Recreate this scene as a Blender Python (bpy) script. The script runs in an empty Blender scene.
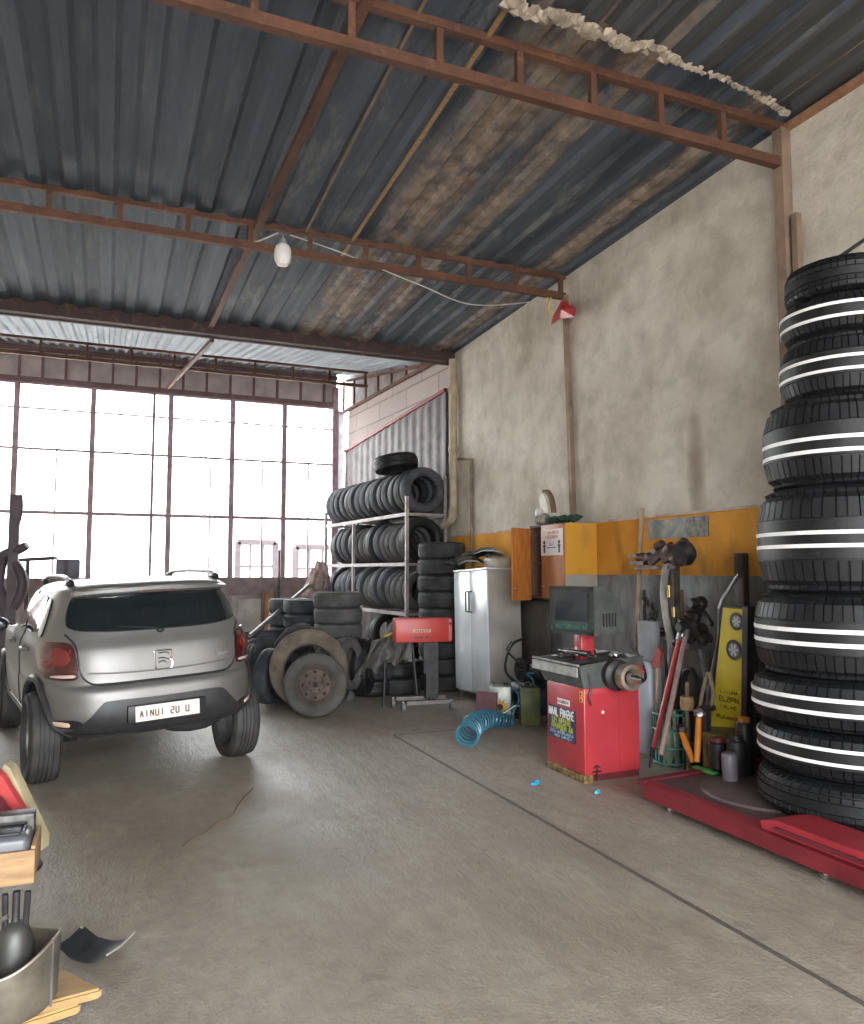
import bpy, bmesh, math, random
from mathutils import Vector, Matrix, Euler
from mathutils.bvhtree import BVHTree
R_ = random.Random(7)
SC = bpy.context.scene
COL = SC.collection
PI = math.pi
def rad(a): return math.radians(a)
# ------------------------------------------------------------------ camera
F = 771.0
CAM = Vector((0, 0, 1.55))
YAW, PITCH = 22.9, 4.35
cd = bpy.data.cameras.new('camera'); cam = bpy.data.objects.new('camera', cd); COL.objects.link(cam)
cam.location = CAM
cam.rotation_euler = (rad(90 + PITCH), 0, rad(-YAW))
cd.sensor_fit = 'VERTICAL'; cd.sensor_height = 36; cd.lens = F / 1024 * 36
cd.clip_end = 200
SC.camera = cam
CR = cam.rotation_euler.to_matrix()
def ray(px, py): return CR @ Vector(((px - 432) / F, (512 - py) / F, -1))
def atz(px, py, z):
    d = ray(px, py); t = (z - CAM.z) / d.z; return CAM + d * t
def atx(px, py, x):
    d = ray(px, py); return CAM + d * (x / d.x)
def aty(px, py, y):
    d = ray(px, py); return CAM + d * (y / d.y)
SK = Vector((-0.0585, 0.9983, 0)); SKN = Vector((-0.9983, -0.0585, 0)); SK0 = Vector((4.7, 10.4, 0))
def atw(px, py, off=0):      # the skewed far part of the right wall, off metres in front of it
    d = ray(px, py); p = SK0 + SKN * off
    return CAM + d * ((p - CAM).dot(SKN) / d.dot(SKN))
def atf(px, py, f):          # f metres along the camera's level heading
    d = ray(px, py); h = Vector((math.sin(rad(YAW)), math.cos(rad(YAW)), 0))
    return CAM + d * (f / d.dot(h))
# ------------------------------------------------------------------ materials
def mat(name, col, rough=.6, metal=0, var=.25, scale=6, col2=None, bump=0, bscale=40, coat=0, spec=.5, stretch=None, detail=6):
    m = bpy.data.materials.new(name); m.use_nodes = True
    nt = m.node_tree; N = nt.nodes; L = nt.links
    b = N['Principled BSDF']
    b.inputs['Roughness'].default_value = rough; b.inputs['Metallic'].default_value = metal
    b.inputs['Coat Weight'].default_value = coat; b.inputs['Specular IOR Level'].default_value = spec
    tc = N.new('ShaderNodeTexCoord'); src = tc.outputs['Object']
    if stretch:
        mp = N.new('ShaderNodeMapping'); mp.inputs['Scale'].default_value = stretch
        L.new(src, mp.inputs[0]); src = mp.outputs[0]
    c2 = col2 or tuple(c * (1 - var) for c in col); c1 = col if col2 else tuple(min(1, c * (1 + var * .6)) for c in col)
    n = N.new('ShaderNodeTexNoise'); n.inputs['Scale'].default_value = scale; n.inputs['Detail'].default_value = detail
    L.new(src, n.inputs['Vector'])
    r = N.new('ShaderNodeValToRGB'); r.color_ramp.elements[0].position = .35; r.color_ramp.elements[1].position = .65
    r.color_ramp.elements[0].color = (*c2, 1); r.color_ramp.elements[1].color = (*c1, 1)
    L.new(n.outputs[0], r.inputs[0]); L.new(r.outputs[0], b.inputs['Base Color'])
    if bump:
        n2 = N.new('ShaderNodeTexNoise'); n2.inputs['Scale'].default_value = bscale; n2.inputs['Detail'].default_value = 5
        L.new(src, n2.inputs['Vector'])
        bp = N.new('ShaderNodeBump'); bp.inputs['Strength'].default_value = bump; bp.inputs['Distance'].default_value = .02
        L.new(n2.outputs[0], bp.inputs['Height']); L.new(bp.outputs[0], b.inputs['Normal'])
    return m
class NB:                    # node building shorthand for the large surfaces
    def __init__(s, name, rough=.8):
        s.m = bpy.data.materials.new(name); s.m.use_nodes = True; s.t = s.m.node_tree; s.N = s.t.nodes; s.L = s.t.links
        s.b = s.N['Principled BSDF']; s.b.inputs['Roughness'].default_value = rough
        s.P = s.N.new('ShaderNodeNewGeometry').outputs['Position']
    def n(s, kind, **k):
        q = s.N.new(kind)
        for a, v in k.items(): setattr(q, a, v)
        return q
    def map(s, scale, loc=(0, 0, 0), rot=(0, 0, 0)):
        q = s.n('ShaderNodeMapping'); q.inputs['Scale'].default_value = scale; q.inputs['Location'].default_value = loc
        q.inputs['Rotation'].default_value = rot; s.L.new(s.P, q.inputs[0]); return q.outputs[0]
    def noise(s, scale, vec=None, detail=6, rough=.55, dist=0):
        q = s.n('ShaderNodeTexNoise'); q.inputs['Scale'].default_value = scale; q.inputs['Detail'].default_value = detail
        q.inputs['Roughness'].default_value = rough; q.inputs['Distortion'].default_value = dist
        s.L.new(vec or s.P, q.inputs['Vector']); return q.outputs[0]
    def ramp(s, f, stops, interp='LINEAR'):
        q = s.n('ShaderNodeValToRGB'); e = q.color_ramp.elements; q.color_ramp.interpolation = interp
        while len(e) < len(stops): e.new(.5)
        for i, (p, c) in enumerate(stops):
            e[i].position = p; e[i].color = (*(c if isinstance(c, tuple) else (c, c, c)), 1)
        s.L.new(f, q.inputs[0]); return q.outputs[0]
    def mix(s, f, a, b, mode='MIX'):
        q = s.n('ShaderNodeMix', data_type='RGBA', blend_type=mode)
        for sock, v in ((q.inputs[0], f), (q.inputs[6], a), (q.inputs[7], b)):
            if isinstance(v, (int, float)): sock.default_value = v
            elif isinstance(v, tuple): sock.default_value = (*v, 1)
            else: s.L.new(v, sock)
        return q.outputs[2]
    def math(s, op, a, b=0, c=None):
        q = s.n('ShaderNodeMath', operation=op)
        for i, v in enumerate((a, b) if c is None else (a, b, c)):
            if isinstance(v, (int, float)): q.inputs[i].default_value = v
            else: s.L.new(v, q.inputs[i])
        return q.outputs[0]
    def xyz(s):
        q = s.n('ShaderNodeSeparateXYZ'); s.L.new(s.P, q.inputs[0]); return q.outputs
    def bump(s, h, st=.3, d=.02):
        q = s.n('ShaderNodeBump'); q.inputs['Strength'].default_value = st; q.inputs['Distance'].default_value = d
        s.L.new(h, q.inputs['Height']); s.L.new(q.outputs[0], s.b.inputs['Normal'])
    def out(s, c): s.L.new(c, s.b.inputs['Base Color']); return s.m

def mk_floor():
    s = NB('concrete', .6)
    a = s.ramp(s.noise(.45, detail=8), [(.3, (.25, .215, .17)), (.7, (.37, .325, .265))])
    a = s.mix(s.ramp(s.noise(2.2, s.map((1, .35, 1)), 8, .65), [(.42, 0.), (.7, .55)]), a, (.47, .43, .36))
    a = s.mix(s.ramp(s.noise(9, detail=9, rough=.7), [(.4, 0.), (.62, .4)]), a, (.21, .18, .145))
    st = s.ramp(s.noise(3.1, s.map((1, 1, 1), (4, 2, 0)), 4), [(.66, 0.), (.74, .3)])
    a = s.mix(st, a, (.10, .085, .07))
    # dark speckles of grime
    v = s.n('ShaderNodeTexVoronoi'); v.inputs['Scale'].default_value = 2.2; s.L.new(s.P, v.inputs['Vector'])
    a = s.mix(s.ramp(v.outputs['Distance'], [(.0, .7), (.03, 0.)]), a, (.05, .04, .035))
    # saw cut joints in the slab
    x, y, z = s.xyz()
    j = s.math('ABSOLUTE', s.math('SUBTRACT', x, JX)); j = s.math('LESS_THAN', j, s.math('ADD', .010, s.math('MULTIPLY', s.noise(12), .012)))
    j = s.math('MULTIPLY', j, s.math('LESS_THAN', y, JY))
    j2 = s.math('LESS_THAN', s.math('ABSOLUTE', s.math('SUBTRACT', y, JY)), .014)
    j2 = s.math('MULTIPLY', j2, s.math('GREATER_THAN', x, JX))
    jj = s.math('MAXIMUM', j, j2)
    a = s.mix(s.math('MULTIPLY', jj, .75), a, (.045, .04, .035))
    rg = s.ramp(s.noise(1.3, detail=6), [(.3, .42), (.7, .68)]); s.L.new(rg, s.b.inputs['Roughness'])
    h = s.math('ADD', s.math('MULTIPLY', s.noise(7, s.map((1, .4, 1)), 9, .7), 1.0), s.math('MULTIPLY', s.noise(60, detail=3), .25))
    s.bump(h, .8, .03)
    return s.out(a)
def mk_wall(band=True):
    s = NB('plaster', .9); x, y, z = s.xyz()
    a = s.ramp(s.noise(1.1, detail=9, rough=.6), [(.3, (.40, .36, .29)), (.5, (.56, .515, .44)), (.7, (.67, .63, .56))])
    a = s.mix(s.ramp(s.noise(3.2, detail=9, rough=.65), [(.44, 0.), (.72, .6)]), a, (.30, .26, .20))
    a = s.mix(s.ramp(s.noise(.7, s.map((1, 1, 1), (3, 7, 1)), 8, .7), [(.56, 0.), (.70, .6)]), a, (.28, .22, .155))
    # soot smear running down from a patch of damp
    dx = s.math('DIVIDE', s.math('SUBTRACT', y, STY), .13); dz = s.math('DIVIDE', s.math('SUBTRACT', z, 2.45), .55)
    d = s.math('ADD', s.math('MULTIPLY', dx, dx), s.math('MULTIPLY', dz, dz))
    d = s.math('ADD', d, s.math('MULTIPLY', s.math('SUBTRACT', s.noise(3), .5), .8))
    a = s.mix(s.ramp(d, [(.0, .75), (1., 0.)]), a, (.20, .14, .09))
    if band:
        e = s.math('MULTIPLY', s.math('SUBTRACT', s.noise(20), .5), .02)
        org = s.ramp(s.noise(1.7, detail=7), [(.3, (.50, .21, .02)), (.6, (.70, .32, .04)), (.8, (.68, .38, .10))])
        org = s.mix(s.ramp(s.noise(4, s.map((1, 1, .4)), 7), [(.55, 0.), (.7, .6)]), org, (.26, .12, .03))
        low = s.ramp(s.noise(1.3, detail=7), [(.3, (.17, .175, .18)), (.7, (.33, .36, .38))])
        low = s.mix(s.ramp(s.noise(5, s.map((1, 1, .4)), 7), [(.42, 0.), (.6, .75)]), low, (.12, .105, .09))
        mid = s.ramp(z, [(0., 0.), (1., 1.)])
        a = s.mix(s.math('LESS_THAN', z, s.math('ADD', ZB1, 0)), a, org)
        a = s.mix(s.math('LESS_THAN', z, s.math('ADD', ZB0, e)), a, low)
    s.bump(s.math('ADD', s.noise(6, detail=9, rough=.7), s.math('MULTIPLY', s.noise(35, detail=4), .3)), .5, .03)
    return s.out(a)
def mk_block():
    s = NB('blockwork', .9); x, y, z = s.xyz()
    cb = s.n('ShaderNodeCombineXYZ'); s.L.new(y, cb.inputs[0]); s.L.new(z, cb.inputs[1])
    br = s.n('ShaderNodeTexBrick'); s.L.new(cb.outputs[0], br.inputs[0])
    br.inputs['Scale'].default_value = 1; br.inputs['Brick Width'].default_value = 1.2; br.inputs['Row Height'].default_value = .33
    br.inputs['Mortar Size'].default_value = .014; br.inputs['Color1'].default_value = (.36, .30, .285, 1); br.inputs['Color2'].default_value = (.42, .36, .34, 1)
    br.inputs['Mortar'].default_value = (.2, .17, .16, 1)
    a = s.mix(s.ramp(s.noise(3, detail=7), [(.4, 0.), (.7, .4)]), br.outputs[0], (.38, .30, .26))
    s.bump(s.math('SUBTRACT', s.noise(20), br.outputs['Fac']), .5, .02)
    return s.out(a)
def mk_roof(back=False):
    s = NB('roof_sheet', .72); x, y, z = s.xyz()
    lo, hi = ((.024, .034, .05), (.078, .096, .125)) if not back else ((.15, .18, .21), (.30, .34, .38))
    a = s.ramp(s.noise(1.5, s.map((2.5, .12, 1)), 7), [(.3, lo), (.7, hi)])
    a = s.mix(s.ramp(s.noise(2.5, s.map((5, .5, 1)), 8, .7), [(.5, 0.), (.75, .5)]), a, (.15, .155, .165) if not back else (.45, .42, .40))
    if not back:
        # rusty, lime-stained sheets above the right half of the hall
        u = s.math('ADD', x, s.math('MULTIPLY', s.math('SUBTRACT', s.noise(.8, s.map((1, .4, 1))), .5), .35))
        def strip(c, w): return s.ramp(s.math('ABSOLUTE', s.math('SUBTRACT', u, c)), [(w * .5, 1.), (w, 0.)])
        br = s.ramp(s.noise(1.8, s.map((1.6, .6, 1)), 9, .75), [(.40, 0.), (.52, 1.)])
        m1 = s.math('MULTIPLY', s.math('MAXIMUM', strip(2.62, .40), s.math('MAXIMUM', strip(3.2, .2), strip(4.42, .16))), br)
        a = s.mix(s.math('MULTIPLY', m1, .85), a, s.ramp(s.noise(6, detail=6), [(.35, (.15, .10, .07)), (.65, (.36, .28, .21))]))
        gr = s.ramp(s.noise(2.6, s.map((2, .5, 1), (5, 5, 0)), 9, .75), [(.52, 0.), (.62, .6)])
        gr = s.math('MULTIPLY', gr, s.math('GREATER_THAN', u, 1.2))
        a = s.mix(gr, a, (.17, .175, .165))
    s.bump(s.noise(18, s.map((2, .6, 1)), 5), .25, .01)
    return s.out(a)
def mk_rust(name='rusty_steel', c=((.055, .025, .015), (.13, .054, .029))):
    s = NB(name, .75)
    a = s.ramp(s.noise(4, detail=8, rough=.7), [(.3, c[0]), (.65, c[1])])
    a = s.mix(s.ramp(s.noise(11, detail=6), [(.58, 0.), (.72, .5)]), a, (.20, .11, .07))
    s.bump(s.noise(50), .25, .005)
    return s.out(a)
# ------------------------------------------------------------------ mesh helpers
def nb(): return bmesh.new()
def box(bm, a, b, M=None, bev=0, seg=2):
    """axis-aligned box between corners a and b (then M)"""
    c = [(a[i] + b[i]) / 2 for i in range(3)]; s = [max(abs(b[i] - a[i]), 1e-4) for i in range(3)]
    T = Matrix.Translation(c) @ Matrix.Diagonal((*s, 1))
    vs = bmesh.ops.create_cube(bm, size=1, matrix=T)['verts']
    if bev:
        es = list({e for v in vs for e in v.link_edges})
        r = bmesh.ops.bevel(bm, geom=es, offset=min(bev, min(s) * .45), segments=seg, affect='EDGES', profile=.5)
        vs = list({v for f in r['faces'] for v in f.verts} | {v for v in vs if v.is_valid})
    if M: bmesh.ops.transform(bm, matrix=M, verts=[v for v in vs if v.is_valid])
def bar(bm, p, q, w, h=None, up=(0, 0, 1), bev=0):
    """rectangular bar from p to q"""
    p, q = Vector(p), Vector(q); d = q - p; L = d.length; d.normalize(); up = Vector(up)
    if abs(d.dot(up)) > .98: up = Vector((1, 0, 0))
    s = d.cross(up).normalized(); u = s.cross(d)
    M = Matrix(((s.x, d.x, u.x, p.x), (s.y, d.y, u.y, p.y), (s.z, d.z, u.z, p.z), (0, 0, 0, 1)))
    box(bm, (-w / 2, 0, -(h or w) / 2), (w / 2, L, (h or w) / 2), M, bev)
def tube(bm, pts, r, seg=10, cap=True, closed=False):
    pts = [Vector(p) for p in pts]; n = len(pts)
    rs = r if isinstance(r, (list, tuple)) else [r] * n
    rings = []; up = None
    for i, p in enumerate(pts):
        if closed: d = pts[(i + 1) % n] - pts[i - 1]
        else: d = pts[min(i + 1, n - 1)] - pts[max(i - 1, 0)]
        d.normalize()
        if up is None:
            up = Vector((0, 0, 1)) if abs(d.z) < .9 else Vector((1, 0, 0))
        s = d.cross(up)
        if s.length < 1e-4: s = d.cross(Vector((.3, .8, .1)))
        s.normalize(); up = s.cross(d).normalized()
        rings.append([bm.verts.new(p + (s * math.cos(a) + up * math.sin(a)) * rs[i]) for a in [2 * PI * k / seg for k in range(seg)]])
    for i in range(n if closed else n - 1):
        A, B = rings[i], rings[(i + 1) % n]
        for k in range(seg): bm.faces.new((A[k], A[(k + 1) % seg], B[(k + 1) % seg], B[k]))
    if cap and not closed:
        bm.faces.new(rings[0][::-1]); bm.faces.new(rings[-1])
def smooth_path(pts, n=8, closed=False):
    P = [Vector(p) for p in pts]; out = []; m = len(P)
    for i in range(m if closed else m - 1):
        g = (lambda k: P[k % m]) if closed else (lambda k: P[max(0, min(m - 1, k))])
        a, b, c, d = g(i - 1), g(i), g(i + 1), g(i + 2)
        for k in range(n):
            t = k / n
            out.append(.5 * ((2 * b) + (c - a) * t + (2 * a - 5 * b + 4 * c - d) * t * t + (3 * b - a - 3 * c + d) * t ** 3))
    if not closed: out.append(P[-1])
    return out
def lathe(bm, prof, seg=32, M=None, closed=False, cap=True):
    """profile [(r,z)] about Z"""
    rings = []
    for (r, z) in prof:
        rings.append([bm.verts.new((r * math.cos(2 * PI * k / seg), r * math.sin(2 * PI * k / seg), z)) for k in range(seg)])
    n = len(prof)
    for i in range(n if closed else n - 1):
        A, B = rings[i], rings[(i + 1) % n]
        for k in range(seg): bm.faces.new((A[k], A[(k + 1) % seg], B[(k + 1) % seg], B[k]))
    if cap and not closed:
        bm.faces.new(rings[0][::-1]); bm.faces.new(rings[-1])
    if M:
        bmesh.ops.transform(bm, matrix=M, verts=[v for R in rings for v in R])
def prism(bm, poly, a, b, axis='y', M=None):
    """polygon extruded between a and b along an axis"""
    def P(u, v, t):
        return (u, t, v) if axis == 'y' else (t, u, v) if axis == 'x' else (u, v, t)
    A = [bm.verts.new(P(u, v, a)) for u, v in poly]; B = [bm.verts.new(P(u, v, b)) for u, v in poly]
    n = len(poly)
    for i in range(n): bm.faces.new((A[i], A[(i + 1) % n], B[(i + 1) % n], B[i]))
    bm.faces.new(A[::-1]); bm.faces.new(B)
    if M: bmesh.ops.transform(bm, matrix=M, verts=A + B)
def blob(bm, c, r, sub=2, noise=.15, M=None, seed=1):
    vs = bmesh.ops.create_icosphere(bm, subdivisions=sub, radius=1)['verts']; rr = random.Random(seed)
    k = [rr.uniform(2, 4) for _ in range(6)]
    for v in vs:
        n = v.co.normalized(); q = 1 + noise * (math.sin(k[0] * n.x + k[1] * n.y * 2) + math.sin(k[2] * n.z * 2 + k[3] * n.x) + .5 * math.sin(7 * n.y + k[4]))
        v.co = Vector((n.x * r[0] * q, n.y * r[1] * q, n.z * r[2] * q))
    if M: bmesh.ops.transform(bm, matrix=M, verts=vs)
    bmesh.ops.translate(bm, vec=Vector(c), verts=vs)
def wmat(o):
    M = Matrix.Translation(o.location) @ o.rotation_euler.to_matrix().to_4x4()
    return (wmat(o.parent) @ M) if o.parent else M
def obj(name, bm, m, parent=None, world=False, smooth=35, base=None):
    bmesh.ops.recalc_face_normals(bm, faces=bm.faces)
    me = bpy.data.meshes.new(name); o = bpy.data.objects.new(name, me); COL.objects.link(o)
    if parent:
        o.parent = parent
        if world: bmesh.ops.transform(bm, matrix=wmat(parent).inverted(), verts=bm.verts)
    elif not parent:
        xs = [v.co for v in bm.verts]
        c = Vector(base) if base else Vector(((min(p.x for p in xs) + max(p.x for p in xs)) / 2, (min(p.y for p in xs) + max(p.y for p in xs)) / 2, min(p.z for p in xs)))
        bmesh.ops.translate(bm, vec=-c, verts=bm.verts); o.location = c
    bm.to_mesh(me); bm.free()
    me.materials.append(m)
    if smooth:
        me.shade_smooth(); me.set_sharp_from_angle(angle=rad(smooth))
    return o
def tag(o, label, cat, group=None):
    o['label'] = label; o['category'] = cat
    if group: o['group'] = group
    return o
def struct(o): o['kind'] = 'structure'; return o
def thing(name, label, cat, loc=(0, 0, 0), rz=0, group=None, rot=None):
    o = bpy.data.objects.new(name, None); COL.objects.link(o); o.empty_display_size = .1
    o.location = loc; o.rotation_euler = rot or (0, 0, rz)
    return tag(o, label, cat, group)
def dup(root, loc=None, rot=None, label=None, group=None, parent=None):
    r = root.copy(); COL.objects.link(r)
    if parent: r.parent = parent
    if loc is not None: r.location = loc
    if rot is not None: r.rotation_euler = rot
    if label: r['label'] = label
    if group: r['group'] = group
    for ch in list(root.children): dup(ch, parent=r)
    return r
def glyphs(bm, n, w, h, M, seed=0, t=.14, depth=.001, gap=.25):
    """a row of n letter-like marks, width w, height h, in the local xz plane, facing -y"""
    rr = random.Random(seed); cw = w / n
    for i in range(n):
        x0 = -w / 2 + i * cw; gw = cw * (1 - gap); T = h * t
        if rr.random() < .06: continue
        strokes = rr.choice([
            [(0, 0, 0, 1), (0, 1, 1, 1), (0, .5, .8, .5), (0, 0, 1, 0)], [(0, 0, 0, 1), (1, 0, 1, 1), (0, .5, 1, .5)],
            [(0, 0, 0, 1), (0, 1, 1, 1), (1, 1, 1, .5), (0, .5, 1, .5)], [(.5, 0, .5, 1)], [(0, 0, 1, 0), (1, 0, 1, 1), (0, 0, 0, 1)],
            [(0, 1, 1, 1), (1, 1, 1, .5), (1, .5, 0, .5), (0, .5, 0, 0), (0, 0, 1, 0)], [(0, 0, 0, 1), (0, 1, 1, 0), (1, 0, 1, 1)],
            [(0, 0, .5, 1), (.5, 1, 1, 0), (.2, .4, .8, .4)], [(0, 0, 0, 1), (0, 0, 1, 0)]])
        for (a, b, c, d) in strokes:
            p = M @ Vector((x0 + a * gw, 0, (b - .5) * h)); q = M @ Vector((x0 + c * gw, 0, (d - .5) * h))
            if (p - q).length < 1e-5: continue
            nrm = (M.to_3x3() @ Vector((0, 1, 0))).normalized()
            bar(bm, p, q, T, depth, up=nrm)
ORD = ['nearest', 'second', 'third', 'fourth', 'fifth', 'sixth', 'seventh', 'eighth', 'ninth', 'tenth', 'eleventh', 'twelfth', 'thirteenth', 'fourteenth', 'fifteenth']
# ------------------------------------------------------------------ tyre
def tyre_bm(R, w, rim, blocks=0, seg=48, sag=.0, M=None, bm=None, grooves=(.10, .27), gd=.008, shoulder=.16):
    bm = bm or nb(); h = w / 2; sw = R - rim
    tread = R
    P = []     # (r, z, lateral groove 0/1)
    P.append((rim, h * .62, 0)); P.append((rim + .012, h * .74, 0)); P.append((rim + sw * .3, h * .93, 0)); P.append((rim + sw * .55, h * 1.0, 0))
    P.append((R - sw * .22, h * .97, 0)); P.append((R - sw * .12, h * .93, .6 if blocks else 0)); P.append((R - .028 * R / .33, h * .86, 1)); P.append((R - .010, h * .76, 1))
    gs = [g * 2 for g in grooves][::-1]
    for g in gs:
        gw = .035 if w < .3 else .02
        P += [(tread - .002, h * (g + gw), 1), (tread - gd, h * (g + gw * .7), 0), (tread - gd, h * (g - gw * .7), 0), (tread, h * (g - gw), 0)]
    P.append((tread, 0, 0))
    full = P + [(r, -z, f) for (r, z, f) in P[-2::-1]]
    if w > .22 and blocks:
        full = [(r - .045 * max(0, (abs(z) / h - .25)) ** 2 * 1.3 if r > R - .06 else r, z, f) for r, z, f in full]
    t = .012
    full += [(rim - .002, -h * .55, 0), (rim + sw * .3, -h * .82, 0), (R - .035, -h * .72, 0), (R - .022, 0, 0), (R - .035, h * .72, 0), (rim + sw * .3, h * .82, 0), (rim - .002, h * .55, 0)]
    ang = []
    if blocks:
        p = 2 * PI / blocks
        for k in range(blocks):
            j = R_.uniform(-.12, .12) * p
            ang += [(k * p + j, 0), (k * p + j + p * .05, 1), (k * p + j + p * .13, 1), (k * p + j + p * .18, 0), (k * p + j + p * .45, 0), (k * p + j + p * .72, 0)]
    else: ang = [(2 * PI * k / seg, 0) for k in range(seg)]
    rings = []
    for a, g in ang:
        ca, sa = math.cos(a), math.sin(a)
        rings.append([bm.verts.new((( r - (gd * 1.1 if g and f else 0)) * ca, (r - (gd * 1.1 if g and f else 0)) * sa, z)) for r, z, f in full])
    n = len(rings); m = len(full)
    for i in range(n):
        A, B = rings[i], rings[(i + 1) % n]
        for k in range(m): bm.faces.new((A[k], A[(k + 1) % m], B[(k + 1) % m], B[k]))
    vs = [v for r in rings for v in r]
    if M: bmesh.ops.transform(bm, matrix=M, verts=vs)
    return bm
# ------------------------------------------------------------------ measured planes
WX = 4.7                                     # right wall
WY = 15.0                                    # window wall
ZB0 = atx(700, 575.5, WX).z; ZB1 = atx(763, 507, WX).z
STY = atx(696, 470, WX).y
_j0 = atz(383, 736, 0); _j1 = atz(830, 968, 0); JX = (_j0.x + _j1.x) / 2; JY = _j0.y
def zr(y): return 4.98 - .029 * (y - 3.3)        # underside of the main roof
YB = 10.42                                   # where main roof meets the back roof
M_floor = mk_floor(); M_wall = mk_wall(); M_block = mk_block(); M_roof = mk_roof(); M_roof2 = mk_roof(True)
M_rust = mk_rust(); M_rustdk = mk_rust('dark_painted_beam', ((.035, .022, .02), (.07, .04, .037)))
M_mauve = mat('mauve_painted_steel', (.30, .20, .23), .6, 0, .3, 8)
M_pipe = mat('cream_plastic_pipe', (.42, .34, .24), .6, 0, .25, 6)
M_post = mat('dusty_steel_post', (.24, .17, .12), .7, .1, .3, 5)
M_hdr = mat('mauve_grey_panel', (.44, .37, .355), .8, 0, .2, 4)
M_white = mat('white_plaster', (.72, .70, .68), .9, 0, .1, 2)
M_gnd = mat('pale_yard', (.62, .58, .54), .9, 0, .2, 1)
M_rub = mat('black_rubber', (.013, .013, .014), .55, 0, .3, 9, spec=.35)
M_rubn = mat('new_black_rubber', (.010, .0105, .012), .5, 0, .3, 14, spec=.35, bump=.15, bscale=120)
M_rubd = mat('dusty_rubber', (.05, .053, .062), .75, 0, .4, 7)
M_rubg = mat('grey_dusty_rubber', (.075, .073, .072), .85, 0, .35, 6)
M_rubb = mat('mud_brown_rubber', (.13, .105, .08), .9, 0, .4, 6)
M_stripe = mat('white_tyre_stripe', (.85, .84, .82), .5, 0, .06, 10)
M_red = mat('red_paint', (.40, .03, .035), .42, 0, .22, 5, coat=.15, bump=.05)
M_redd = mat('dull_dark_red_paint', (.13, .015, .022), .55, 0, .3, 5)
M_steel = mat('worn_steel', (.28, .28, .28), .4, .8, .3, 9)
M_chrome = mat('chrome', (.75, .75, .76), .12, 1, .1, 5)
M_black = mat('black_plastic', (.018, .018, .02), .45, 0, .3, 8)
M_dark = mat('dark_grease_metal', (.045, .043, .045), .5, .5, .4, 14)
M_greyp = mat('grey_green_console', (.075, .08, .075), .5, 0, .3, 10)
M_wood = mat('raw_wood', (.34, .21, .105), .7, 0, .25, 4, stretch=(2, 14, 14), bump=.2)
M_woodo = mat('orange_wood', (.50, .17, .035), .55, 0, .3, 5, stretch=(8, 8, 1.2))
M_wooddk = mat('old_wood', (.17, .11, .07), .8, 0, .3, 5, stretch=(8, 8, 1))

# floor, roof, walls
bm = nb(); box(bm, (-4.2, -4, -.12), (5.2, WY + .15, 0)); struct(obj('floor', bm, M_floor))
bm = nb(); box(bm, (-60, WY + .15, -.14), (70, 120, -.02)); box(bm, (-60, -70, -.14), (70, -4, -.02)); struct(obj('ground', bm, M_gnd))
def roof(bm, x0, x1, y0, y1, zf, pitch, depth, hole=None, skew=0):
    prof = []; x = x0
    while x < x1 + .001:
        prof += [(x, depth), (x + pitch * .36, depth), (x + pitch * .5, 0), (x + pitch * .86, 0)]; x += pitch
    ys = [y0, y1 - .12, y1]
    yy = lambda y, px: y + (skew * (px - WX) if y > y0 + .01 else 0)
    rows = [[bm.verts.new((px, yy(y, px), zf(yy(y, px), px) + d)) for px, d in prof] for y in ys]
    top = [[bm.verts.new((px, yy(y, px), zf(yy(y, px), px) + d + .012)) for px, d in prof] for y in ys]
    for r in range(len(ys) - 1):
        for i in range(len(prof) - 1):
            if hole and r == 1 and hole(i): continue
            for g, fl in ((rows, 0), (top, 1)):
                f = (g[r][i], g[r][i + 1], g[r + 1][i + 1], g[r + 1][i]); bm.faces.new(f if fl else f[::-1])
hs = random.Random(3); holes = {i for i in range(0, 200) if i % 4 == 0 and hs.random() < .5}
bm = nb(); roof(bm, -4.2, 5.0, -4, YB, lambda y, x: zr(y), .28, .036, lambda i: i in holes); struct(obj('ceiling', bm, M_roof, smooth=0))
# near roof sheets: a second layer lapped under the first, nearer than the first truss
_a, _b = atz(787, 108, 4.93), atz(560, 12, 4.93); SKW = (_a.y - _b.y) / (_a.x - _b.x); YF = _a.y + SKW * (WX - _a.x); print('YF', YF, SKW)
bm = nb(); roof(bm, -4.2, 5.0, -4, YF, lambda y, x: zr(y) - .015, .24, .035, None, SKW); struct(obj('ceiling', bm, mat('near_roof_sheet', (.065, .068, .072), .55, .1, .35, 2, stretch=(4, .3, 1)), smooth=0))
zb0 = zr(YB) - .01; zb1 = aty(340, 378, WY).z + .06
def zbk(y, x=0): return zb0 + (zb1 - zb0) * (y - YB) / (WY - YB)
bm = nb(); roof(bm, -4.2, 5.2, YB - .02, WY + .25, zbk, .16, .035); struct(obj('ceiling', bm, M_roof2, smooth=0))
bm = nb(); box(bm, (WX, -4, 0), (WX + .18, 10.4, 5.15)); struct(obj('wall_right', bm, M_wall, base=(WX, 3, 0)))
we = atw(348, 500); L = (Vector((we.x, we.y, 0)) - SK0).length
bm = nb(); A = SK0; B = SK0 + SK * L; n = -SKN * .18
ZT = atw(400, 384).z
for zz in (0,):
    vs = [bm.verts.new((p.x, p.y, z)) for z in (0, ZT) for p in (A, B, B + n, A + n)]
    for f in ((3, 2, 1, 0), (4, 5, 6, 7), (0, 1, 5, 4), (1, 2, 6, 5), (2, 3, 7, 6), (3, 0, 4, 7)): bm.faces.new([vs[i] for i in f])
struct(obj('wall_back_right', bm, M_block))
bm = nb(); box(bm, (-4.2, -4, 0), (-4.02, WY, 5.2)); M_walln = mk_wall(False); struct(obj('wall_left', bm, M_walln))
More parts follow.
